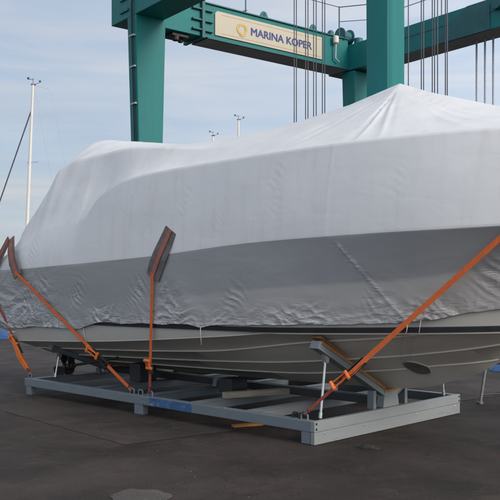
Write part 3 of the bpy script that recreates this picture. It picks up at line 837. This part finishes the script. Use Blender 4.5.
g = MB(); g.ribbon([pr-org, a-org], .048, (1,0,0), .005); g.build('webbing', M['web_dark'], s1, label='worn dark red lower webbing')
hook(s1, org, a, (a-pr))

# aft quarter, running forward and down
a = Vector((-3.16,-1.462,.30)); org = Vector((-3.16,-1.45,.25))
s2 = strap_thing('orange strap slanting forward and down from the stern corner', org)
top = [(-6.22,-1.47,2.42),(-6.12,-1.535,2.25),(-6.02,-1.565,2.05),(-5.88,-1.56,1.82)]
g = MB(); g.ribbon([Vector(p)-org for p in top], [.17,.21,.22,.20], (1,0,.35), .012); g.build('sleeve', M['sleeve'], s2)
g = MB(); g.ribbon([Vector(p)-org-Vector((0,.012,0)) for p in top], .10, (1,0,.35), .004); g.build('strap_end', M['web_sleeve'], s2)
p1 = Vector((-5.92,-1.575,1.88)); p2 = p1.lerp(a, .70); p3 = p1.lerp(a, .82)
g = MB(); g.ribbon([p1-org, p1.lerp(a,.35)-org, p2-org], .05, (.3,0,1)); g.build('webbing', M['web'], s2)
ratchet(s2, org, p2, p3, (.3,0,1))
g = MB(); g.ribbon([p3-org, a-org], .048, (.3,0,1), .005); g.build('webbing', M['web'], s2)
hook(s2, org, a, (a-p3))

# round the transom corner
a = Vector((-5.70,-1.44,.31)); org = Vector((-5.70,-1.45,.25))
s3 = strap_thing('steep strap at the stern end with orange ratchet below the swim platform', org)
top = [(-6.24,-1.50,2.42),(-6.50,-1.52,2.12),(-6.76,-1.50,1.86),(-6.79,-1.49,1.62),(-6.74,-1.47,1.46)]
g = MB(); g.ribbon([Vector(p)-org for p in top], [.11,.15,.16,.16,.14], (1,0,0), .012); g.build('sleeve', M['sleeve'], s3)
g = MB(); g.ribbon([Vector(p)-org-Vector((0,.012,0)) for p in top], .05, (1,0,0), .004); g.build('strap_end', M['web_sleeve'], s3)
p1 = Vector((-6.75,-1.49,1.52)); p2 = p1.lerp(a, .58); p3 = p1.lerp(a, .76)
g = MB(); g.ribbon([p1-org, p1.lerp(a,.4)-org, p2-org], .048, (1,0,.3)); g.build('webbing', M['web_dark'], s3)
ratchet(s3, org, p2, p3, (1,0,.3))
g = MB(); g.ribbon([p2-org-Vector((0,.025,0)), p2.lerp(a,.5)-org-Vector((.02,.04,0)), p2.lerp(a,.85)-org-Vector((0,.02,0))], [.06,.085,.055], (1,0,.3), .03); g.build('folded_webbing', M['orange_metal'], s3, label='bunched bright orange webbing tail')
g = MB(); g.ribbon([p3-org, a-org], .048, (1,0,.3), .005); g.build('webbing', M['web'], s3)
hook(s3, org, a, (a-p3))

# forward strap, from the near front corner up to the bow
a = Vector((-.18,-1.455,.305)); org = Vector((-.18,-1.45,.25))
s4 = strap_thing('wide orange strap climbing from the front corner towards the bow', org)
t5 = 2.06
tp = Vector((t5,-(cub(bk,t5)+.035),cub(zk,t5)+.01))
p2 = a.lerp(tp, .175); p3 = a.lerp(tp, .335)
g = MB(); g.ribbon([p3-org, a.lerp(tp,.6)-org, tp-org], .058, (.3,-.2,-1)); g.build('webbing', M['web'], s4)
t6 = t5+.12
up_pts = [tp, Vector((t6,-(cub(bk,t6)+.0),2.42)), Vector((t6+.12,-(cub(bk,t6+.12)-.01),2.62))]
g = MB(); g.ribbon([p-org for p in up_pts], [.09,.13,.13], (1,-.5,-.5), .010); g.build('sleeve', M['sleeve'], s4)
ratchet(s4, org, p2.lerp(p3,.1), p3.lerp(p2,.1), (.3,-.2,-1))
g = MB(); g.ribbon([p2.lerp(p3,.2)-org, p2.lerp(p3,.6)-org+Vector((0,-.02,-.02)), p3-org], [.05,.06,.055], (.3,-.2,-1), .006); g.build('strap_end', M['web'], s4)
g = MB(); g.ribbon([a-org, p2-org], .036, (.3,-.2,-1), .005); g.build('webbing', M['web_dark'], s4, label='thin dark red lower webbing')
hook(s4, org, a, (a-p2))

# ------------------------------------------------------------------ boat hoist gantry
GA = Vector((-2.43,20,0)); GRZ = math.atan2(.615,.789)
gan = thing('boat_hoist', 'tall teal gantry boat hoist with cream lettered sign behind the yacht', 'boat hoist', GA, GRZ)
ZB = 8.25
def leg(cx, cy, w0, w1, d0, d1, z1, name='leg'):
    g = MB(); vs = []
    for z, ww, dd in ((1.15,w0,d0),(z1,w1,d1)):
        vs += [(cx-ww/2,cy,z),(cx+ww/2,cy,z),(cx+ww/2,cy+dd,z),(cx-ww/2,cy+dd,z)]
    g.add(vs, [(3,2,1,0),(4,5,6,7),(0,1,5,4),(1,2,6,5),(2,3,7,6),(3,0,4,7)])
    return g.build(name, M['teal'], gan, bevel=.015)
XR = 7.27
leg(0,0,.47,.85,.34,.42,ZB)
lc = leg(.06,-7.9,.42,.44,.46,.50,ZB)
leg(XR-.02,-.15,.45,.75,.42,.52,8.03)
leg(XR,-7.5,.44,.44,.46,.50,8.03)
# wheels under the legs, on a trolley
for (x, y) in ((0,.15),(.06,-7.65),(XR,.15),(XR,-7.3)):
    g = MB(); g.box(x-.22,x+.22,y-.55,y+.55,.85,1.15); tr_ = g.build('bogie', M['teal'], gan, bevel=.02)
    for s in (-1, 1):
        wy = y+s*.40
        g = MB(); g.lathe([(.30,-.15),(.38,-.14),(.42,-.09),(.42,.09),(.38,.14),(.30,.15)], (x,wy,.425), (1,0,0), 28); t_ = g.build('wheel', M['black'], tr_, smooth=True)
        g = MB(); g.lathe([(.06,-.17),(.24,-.155),(.24,.155),(.06,.17)], (x,wy,.425), (1,0,0), 20); g.build('rim', M['teal'], t_, smooth=True)
        g = MB(); g.box(x-.26,x-.20,wy-.06,wy+.06,.35,.9); g.box(x+.20,x+.26,wy-.06,wy+.06,.35,.9); g.pieces('fork', M['teal'], tr_)
# longitudinal top beams
g = MB(); g.box(-.42,.38,-11.5,1.24,ZB,ZB+.88); lb = g.build('top_beam', M['teal'], gan, bevel=.012)
g = MB(); g.box(XR-.40,XR+.36,-10.5,.95,8.06,8.82); rb = g.build('top_beam', M['teal'], gan, bevel=.012)
g = MB(); g.box(XR-.38,XR+.34,-10.4,-.4,8.052,8.058); g.build('soffit_plate', M['grey_plate'], rb)
# stiffener seam along the right-hand beam and hinge plates
g = MB(); g.box(XR-.412,XR-.398,-10.4,-.9,8.50,8.55); g.build('stiffener', M['teal_dark'], rb)
g = MB(); g.prism([(-4.9,8.06),(-4.9,8.82),(-4.2,8.82),(-3.3,8.3),(-3.3,8.06)], 'x', XR-.425, XR-.40)
g.lathe([(.14,0),(.14,.12)], (XR-.42,-5.15,8.62), (-1,0,0), 16); g.build('hinge_plate', M['teal_dark'], rb, bevel=.004)
# plates and pins on the left beam where the leg joins
g = MB()
for z in (8.45,8.75,9.0): g.box(-.46,-.418,.35,.75,z-.03,z+.03)
g.pieces('stiffener', M['teal_dark'], lb)
# cross beam carrying the sign
zb0, zb1 = 8.10, 8.97
cb_y0, cb_y1 = .10, .80
g = MB(); g.box(.38,XR-.402,cb_y0,cb_y1,zb0,zb1); cb = g.build('cross_beam', M['teal'], gan, bevel=.012)
g = MB(); g.box(.385,XR-.41,cb_y0-.05,cb_y1+.05,zb1,zb1+.03); g.box(1.75,XR-.41,cb_y0-.03,cb_y1+.03,zb0-.025,zb0); g.pieces('flange', M['teal_dark'], cb)
g = MB(); g.box(1.75,XR-.42,cb_y0+.03,cb_y1-.02,zb0-.031,zb0-.026); g.build('soffit_plate', M['grey_plate'], cb)
for x in (1.58,):
    g = MB(); g.box(x-.045,x+.045,cb_y0-.10,cb_y1+.1,zb0-.06,zb1+.06); 
    for z in (8.25,8.5,8.78):
        g.box(x-.32,x+.32,cb_y0-.08,cb_y0-.002,z-.022,z+.022)
    g.build('joint_flange', M['teal_dark'], cb, bevel=.005)
g = MB(); g.box(.75,1.25,.2,.6,zb0-.10,zb0); g.lathe([(.09,0),(.09,.16)], (.9,.28,zb0-.2),(0,0,1),12); g.lathe([(.07,0),(.07,.16)], (1.12,.4,zb0-.18),(0,0,1),12)
g.build('sensor_box', M['black'], cb, bevel=.02)
# sign board
sx0, sx1, sz0, sz1 = 1.98, 5.80, 8.20, 8.84
g = MB(); c_ = .07
g.prism([(sx0,sz0),(sx1,sz0),(sx1,sz1),(sx0+c_,sz1),(sx0,sz1-c_)], 'y', cb_y0-.035, cb_y0-.004)
sg = g.build('sign_board', M['sign'], gan, bevel=.004)
g = MB()
for z in (sz0+.075,sz1-.075): g.box(sx0+.20,sx1-.08,cb_y0-.0395,cb_y0-.034,z-.006,z+.006)
g.pieces('trim_line', M['red_line'], sg)
cu = bpy.data.curves.new('lettering', 'FONT'); cu.body = 'MARINA KOPER'; cu.size = .30; cu.extrude = .004; cu.offset = 0; cu.space_character = 1.0
tmp = bpy.data.objects.new('lettering', cu); COL.objects.link(tmp)
bpy.context.view_layer.update()
me = bpy.data.meshes.new_from_object(tmp.evaluated_get(bpy.context.evaluated_depsgraph_get()))
bpy.data.objects.remove(tmp); me.name = 'lettering'
xs = [v.co.x for v in me.vertices]; ys = [v.co.y for v in me.vertices]
sx = 2.20/(max(xs)-min(xs)); sy = .205/(max(ys)-min(ys)); x0 = min(xs); y0 = min(ys)
for v in me.vertices:
    v.co = Vector((3.17+(v.co.x-x0)*sx, cb_y0-.037-v.co.z*.15, 8.41+(v.co.y-y0)*sy))
src = [v.co.copy() for v in me.vertices]; fsrc = [list(p.vertices) for p in me.polygons]
me = bpy.data.meshes.new('lettering'); vv = []; ff = []
for k, (ox, oz) in enumerate(((0,0),(-.010,0),(.010,0),(0,.006),(0,-.006),(-.007,.005),(.007,.005),(-.007,-.005),(.007,-.005))):
    b_ = len(vv); vv += [(v.x+ox, v.y-.0003*k, v.z+oz) for v in src]; ff += [[q+b_ for q in f] for f in fsrc]
me.from_pydata(vv, [], ff)
me.materials.append(M['blue_letter'])
tx = bpy.data.objects.new('lettering', me); COL.objects.link(tx); tx.parent = sg
# emblem: swirl of two golden crescents
g = MB(); ec = Vector((2.86, cb_y0-.040, 8.50))
for ph in (0, 2.094, 4.189):
    vs = []; N_ = 16
    for i in range(N_+1):
        f = i/N_; a_ = ph+f*2.9; wd = .06*math.sin(math.pi*min(1, f*.93+.07))+.004; r_ = .17-.06*f
        for rr in (r_-wd*.55, r_+wd*.55):
            for yy in (0, -.004): vs.append(ec+Vector((rr*math.cos(a_), yy-.0012*(ph > 1)-.0012*(ph > 3), rr*math.sin(a_))))
    fs = []
    for i in range(N_):
        b_ = i*4; fs += [(b_,b_+4,b_+6,b_+2),(b_+1,b_+3,b_+7,b_+5),(b_,b_+1,b_+5,b_+4),(b_+2,b_+6,b_+7,b_+3)]
    g.add(vs, fs)
g.build('emblem', M['gold'], sg)
# things along the top of the cross beam
def lug(x, y, z):
    g = MB(); g.prism([(x-.16,z),(x+.16,z),(x+.10,z+.14),(x+.05,z+.20),(x-.05,z+.20),(x-.10,z+.14)], 'y', y-.02, y+.02)
    g.lathe([(.045,0),(.045,.003)], (x,y-.0205,z+.12), (0,-1,0), 14, mi=1)
    return g.build('lifting_lug', [M['teal'], M['black']], cb)
lug(3.72,.2,zb1+.03); lug(5.55,.2,zb1+.03)
g = MB(); g.tube([(3.05,.15,zb1+.03),(3.05,.15,zb1+.42)], .018, 8); g.tube([(2.93,.12,zb1+.05),(3.08,.15,zb1+.12)], .02, 8); g.build('handrail_post', M['teal_dark'], cb, smooth=True)
g = MB(); g.tube([(6.55,.15,zb1+.03),(6.55,.15,zb1+.95)], .02, 8)
g.build('handrail_post', M['teal_dark'], cb, smooth=True)
g = MB(); g.tube([(4.35,.15,zb1+.95),(5.5,.15,zb1+.91),(6.55,.15,zb1+.93)], .010, 6)
g.tube([(6.55,.15,zb1+.93),(XR-.3,-.6,zb1+.9),(XR-.3,-9,zb1+.85)], .013, 6); g.tube([(6.55,.15,zb1+.5),(XR-.3,-.6,zb1+.45),(XR-.3,-9,zb1+.4)], .010, 6)
for yy in (-1.9,-3.3,-4.9,-6.5): g.tube([(XR-.3,yy,8.82),(XR-.3,yy,9.86)], .016, 6)
g.pieces('handrail', M['wire'], gan)
# lamp, conduit, winch drum at the right-hand corner
g = MB(); g.lathe([(.05,0),(.085,.03),(.085,.20),(.06,.23)], (6.25,-.02,8.72), (0,0,1), 14); lp = g.build('work_lamp', M['lamp'], gan, smooth=True)
g = MB(); g.tube([(6.25,-.02,8.72),(6.25,0,8.3),(6.4,0,8.22)], .025, 8); g.build('conduit', M['palewire'], lp, smooth=True)
g = MB(); g.lathe([(.24,-.2),(.24,-.17),(.17,-.16),(.17,.16),(.24,.17),(.24,.2)], (6.86,.25,zb1+.03+.1), (1,0,0), 20); g.build('winch_drum', M['teal_dark'], gan, smooth=True)
g = MB(); g.lathe([(.09,0),(.09,.1),(.05,.14)], (6.2,.15,zb1+.03),(0,0,1),12); g.lathe([(.13,0),(.13,.16)], (7.1,-.1,zb1-.12),(0,0,1),12); g.pieces('sheave_cap', M['teal_dark'], gan, smooth=True)
# hydraulic hoses down the leg
g = MB()
for yy in (.12,.17):
    g.tube([(-.46,yy-.5,9.2),(-.455,yy-.2,8.95),(-.455,yy,8.55),(-.45,yy,8.0),(-.428,yy,7.2),(-.40,yy,6.3),(-.36,yy,5.0),(-.27,yy,2)], .012, 8)
hz = g.pieces('hydraulic_hose', M['black'], gan, smooth=True)[1]
g = MB()
for z, x in ((7.75,-.425),(7.0,-.40),(6.1,-.375),(4.9,-.335)): g.box(x-.05,x+.03, .04,.26, z-.02,z+.02)
g.pieces('hose_clamp', M['palewire'], hz)
# wire ropes: from hoist blocks under the left beam, and under the right beam
def wire(c, g_, z0, z1, r, mt):
    b = MB(); b.tube([(c, g_, z0), (c, g_, z1)], r, 6); return b.build('wire_rope', M[mt], gan, smooth='all')
def at_px(px, c_line):          # gantry-local y of a rope hanging on the beam line c_line, seen at ratio px
    rt_ = (px-250)/815
    # world = GA + c_line*C + y*G
    Cx, Cy, Gx, Gy = .7887,.6148,-.6148,.7887
    return (rt_*(20+c_line*Cy)-(-2.43+c_line*Cx))/(Gx-rt_*Gy)
for px in (294.2,296.4,305.6,308.0,313.6,316.2,322.4,324.8):
    wire(0.0, at_px(px, 0), 2.6, ZB+.3, .009, 'wire')
for px in (408.4,421.3,423.6,432.3,434.6,437.6,445.4,447.3):
    wire(0.0, at_px(px, 0), 2.4, ZB+.3, .009, 'wire')
for px in (476.6,485.0,493.2):
    wire(XR, at_px(px, XR), 2.6, 8.06, .028, 'palewire')
# hoist blocks under left beam
for px in (309, 428):
    y = at_px(px, 0); b = MB(); b.box(-.25,.25,y-.75,y+.75,ZB-.12,ZB); b.build('hoist_block', M['teal_dark'], gan, bevel=.02)

# ------------------------------------------------------------------ far sailing boats (only their masts rise above the wrap)
def sail_boat(label, px, topy, dist, rake, lean, hull_l, yaw, spreader, det):
    x = (px-250)/815*dist; ztop = 1.7+(284-topy)*dist/815
    t = thing('sailing_boat', label, 'sailing boat', (x,dist,0), yaw, 'sailing boats laid up behind the yacht')
    # hull on keel
    g = MB(); N_ = 16; rings = []
    for i in range(N_+1):
        f = i/N_; b_ = max(.03, hull_l*.16*(math.sin(math.pi*min(1, f*.62+.30)))*(1-max(0, (f-.55)/.45)**2)); X = (f-.5)*hull_l
        rings += [(X,0,1.15+.25*abs(f-.45)),(X,-b_*.6,1.35),(X,-b_,2.2+.25*f),(X,-b_*.9,2.3+.25*f),(X,b_*.9,2.3+.25*f),(X,b_,2.2+.25*f),(X,b_*.6,1.35)]
    fs = [(i*7+k, i*7+(k+1) % 7, (i+1)*7+(k+1) % 7, (i+1)*7+k) for i in range(N_) for k in range(7)]
    fs += [tuple(range(7)), tuple(range(N_*7, N_*7+7))]
    g.add(rings, fs); h_ = g.build('hull', M['navy'], t, smooth=True)
    g = MB(); g.prism([(-.9,1.25),(.7,1.25),(.5,0.1),(-.6,0.1)], 'y', -.1,.1); g.build('keel', M['dark'], t)
    g = MB(); g.prism([(-2.0,2.35),(1.6,2.45),(1.2,2.85),(-1.6,2.85)], 'y', -.7,.7); g.build('cabin', M['navy'], t, bevel=.1)
    inv = Matrix.Rotation(-yaw, 3, 'Z')
    def W(dx, z, dy=0): 
        v = inv@Vector((dx, dy, 0)); return (v.x, v.y, z)
    g = MB(); g.tube([W(-lean,2.4), W(-lean*.5,(ztop+2.4)/2), W(0,ztop)], [.085,.08,.06], 10); mast = g.build('mast', M['mast'], t, smooth=True)
    g = MB(); zz = ztop-spreader
    g.tube([W(-lean*.45-.12,zz), W(-lean*.45+.45,zz+.05)], .022, 6); g.build('spreader', M['palewire'], mast)
    # masthead gear
    g = MB(); g.box(*(sorted((-.10,.14))), -.05,.05, ztop, ztop+.06); g.tube([(0,0,ztop),(0,0,ztop+.35)], .012, 6)
    g.tube([W(-.28,ztop+.30), W(.05,ztop+.28)], .012, 6); g.tube([W(.10,ztop+.03), W(.42,ztop+.16)], .012, 6); g.lathe([(.05,0),(.05,.07)], W(.36,ztop+.16),(0,0,1),8)
    g.lathe([(.06,0),(.06,.09)], W(-.24,ztop+.30),(0,0,1),8)
    g.build('masthead_unit', M['wire'], mast)
    if det:
        g = MB(); g.tube([W(-.1,ztop-1.35), W(-2.6,3.4)], .035, 6); g.build('furled_stay', M['wire'], t)
        g = MB(); g.tube([W(0,ztop), W(.9,ztop-.25), W(2.6,3.0)], .008, 6); g.tube([W(.05,ztop), W(1.7,3.2)], .008, 6); g.pieces('rigging', M['palewire'], t)
    return t
sail_boat('sailing boat with tall white mast raked back, seen left of the wrapped yacht', 33, 85, 42, 0, .40, 10.5, R(25), 4.0, True)
sail_boat('distant sailing boat with low grey masthead, just showing above the wrap', 213, 136, 62, 0, 0, 10, R(-20), 3, False)
sail_boat('distant sailing boat with thicker white masthead right of the gantry leg', 238.5, 120, 58, 0, 0, 10, R(15), 3.2, False)

# ------------------------------------------------------------------ blue tarpaulins and boat stand
def tarp(label, loc, lx, ly, hz_, rz):
    g = MB(); N_, M_ = 24, 16; vs = []
    for i in range(N_+1):
        for j in range(M_+1):
            u, v = i/N_*2-1, j/M_*2-1
            r = max(abs(u), abs(v))
            zz = hz_*(1-r**3)*(.75+.35*fb(u*1.6+loc[0], v*1.6, 2, 3))+.012
            vs.append((u*lx*(1+.05*fb(v*2, 1, loc[0], 2)), v*ly*(1+.05*fb(u*2, 4, loc[0], 2)), max(.006, zz)))
    fs = [(i*(M_+1)+j, (i+1)*(M_+1)+j, (i+1)*(M_+1)+j+1, i*(M_+1)+j+1) for i in range(N_) for j in range(M_)]
    g.add(vs, fs); o = g.build('tarpaulin_bundle', M['tarp'], None, smooth='all', loc=loc); o.rotation_euler = (0,0,rz)
    return tag(o, label, 'tarpaulin', 'blue tarpaulin bundles on the yard')
tarp('blue tarpaulin bundle on the ground beyond the stern', (-8.45,25.5,.0), 1.0,.7,.42, R(10))
tarp('blue tarpaulin bundle on the ground beyond the bow', (5.15,16.1,.0), .40,.45,.20, R(-15))

bst = thing('boat_stand', 'thin grey metal boat stand on the asphalt beneath the bow', 'boat stand', (3.30,11.55,0), 0)
g = MB(); g.tube([(-.04,-.02,.03),(.045,0,.56)], .020, 10); g.lathe([(.04,0),(.045,.03)], (-.045,-.02,.004), (0,0,1), 12); g.build('leg', M['stand'], bst, smooth=True)
g = MB(); g.tube([(.75,.35,.03),(.60,.25,.56)], .020, 10); g.lathe([(.04,0),(.045,.03)], (.752,.35,.004), (0,0,1), 12); g.build('leg', M['stand'], bst, smooth=True)
g = MB(); g.tube([(.95,.95,.03),(.62,.45,.56)], .020, 10); g.lathe([(.04,0),(.045,.03)], (.95,.95,.004), (0,0,1), 12); g.build('leg', M['stand'], bst, smooth=True)
g = MB(); g.tube([(-.025,-.015,.13),(.73,.335,.13)], .014, 8); g.tube([(.73,.335,.13),(.92,.9,.13)], .014, 8); g.tube([(-.025,-.015,.13),(.92,.9,.13)], .014, 8); g.build('tie_bar', M['dark'], bst)
g = MB(); g.box(.0,.64,-.03,.5,.56,.60); g.build('top_plate', M['dark'], bst, bevel=.01)

# ------------------------------------------------------------------ light
SUN_EL, SUN_AZ = R(24), R(129)     # azimuth clockwise from +Y (view direction): from the right, slightly behind
wd = bpy.data.worlds.new('World'); S.world = wd; wd.use_nodes = True
nt = wd.node_tree; N = nt.nodes; L = nt.links; bg = N['Background']
sky = N.new('ShaderNodeTexSky'); sky.sky_type = 'NISHITA'; sky.sun_disc = False; sky.sun_elevation = SUN_EL; sky.sun_rotation = SUN_AZ
sky.air_density = 1.0; sky.dust_density = 1.5; sky.ozone_density = 1.2
tc = N.new('ShaderNodeTexCoord'); mp = N.new('ShaderNodeMapping'); mp.inputs['Scale'].default_value = (1.1,1.1,7.0); mp.inputs['Rotation'].default_value = (0,R(4),0)
L.new(tc.outputs['Generated'], mp.inputs['Vector'])
nz = N.new('ShaderNodeTexNoise'); nz.inputs['Scale'].default_value = 2.0; nz.inputs['Detail'].default_value = 6; nz.inputs['Roughness'].default_value = .55; nz.inputs['Distortion'].default_value = .5
L.new(mp.outputs['Vector'], nz.inputs['Vector'])
rp = N.new('ShaderNodeValToRGB'); e = rp.color_ramp.elements; e[0].position = .34; e[1].position = .72; e[0].color = (.66,.66,.66,1); e[1].color = (.95,.95,.95,1)
L.new(nz.outputs['Fac'], rp.inputs['Fac'])
# thin cloud is brighter towards the veiled sun than away from it
dn = N.new('ShaderNodeVectorMath'); dn.operation = 'DOT_PRODUCT'; L.new(tc.outputs['Generated'], dn.inputs[0])
dn.inputs[1].default_value = (math.sin(SUN_AZ)*math.cos(SUN_EL), math.cos(SUN_AZ)*math.cos(SUN_EL), math.sin(SUN_EL))
mr = N.new('ShaderNodeMapRange'); mr.inputs['From Min'].default_value = -1; mr.inputs['From Max'].default_value = 1; mr.inputs['To Min'].default_value = .8; mr.inputs['To Max'].default_value = 3.0
L.new(dn.outputs['Value'], mr.inputs['Value'])
# streaks: warmer pale veil against bluer gaps
mp2 = N.new('ShaderNodeMapping'); mp2.inputs['Scale'].default_value = (1.6,1.6,13); mp2.inputs['Location'].default_value = (3.1,.4,1.7); mp2.inputs['Rotation'].default_value = (R(2),R(-5),0)
L.new(tc.outputs['Generated'], mp2.inputs['Vector'])
n2 = N.new('ShaderNodeTexNoise'); n2.inputs['Scale'].default_value = 1.7; n2.inputs['Detail'].default_value = 7; n2.inputs['Roughness'].default_value = .55; n2.inputs['Distortion'].default_value = .8
L.new(mp2.outputs['Vector'], n2.inputs['Vector'])
cl = N.new('ShaderNodeValToRGB'); q = cl.color_ramp.elements; q[0].position = .36; q[1].position = .66; q[0].color = (2.5,2.95,3.6,1); q[1].color = (3.45,3.5,3.7,1)
L.new(n2.outputs['Fac'], cl.inputs['Fac'])
vm = N.new('ShaderNodeVectorMath'); vm.operation = 'SCALE'; L.new(cl.outputs['Color'], vm.inputs[0]); L.new(mr.outputs['Result'], vm.inputs['Scale'])
mx = N.new('ShaderNodeMixRGB'); L.new(vm.outputs['Vector'], mx.inputs['Color2'])
L.new(rp.outputs['Color'], mx.inputs['Fac']); L.new(sky.outputs['Color'], mx.inputs['Color1']); L.new(mx.outputs['Color'], bg.inputs['Color'])
bg.inputs['Strength'].default_value = .105
sd = bpy.data.lights.new('sun', 'SUN'); sd.energy = 1.7; sd.angle = R(20); sd.color = (1,.90,.77)
so = bpy.data.objects.new('sun', sd); COL.objects.link(so)
dv = Vector((math.sin(SUN_AZ)*math.cos(SUN_EL), math.cos(SUN_AZ)*math.cos(SUN_EL), math.sin(SUN_EL)))
so.rotation_euler = dv.to_track_quat('Z', 'Y').to_euler(); so.location = (30,-20,25)

# ------------------------------------------------------------------ camera
cd = bpy.data.cameras.new('camera'); co = bpy.data.objects.new('camera', cd); COL.objects.link(co)
co.location = (0,0,1.7); co.rotation_euler = (R(90),0,0)
cd.lens = 36*815/500; cd.sensor_width = 36; cd.shift_y = .068; cd.clip_end = 5000; cd.clip_start = .05
S.camera = co
vs = S.view_settings; vs.view_transform = 'Standard'; vs.look = 'None'; vs.exposure = .53; vs.gamma = 1; vs.use_curve_mapping = False
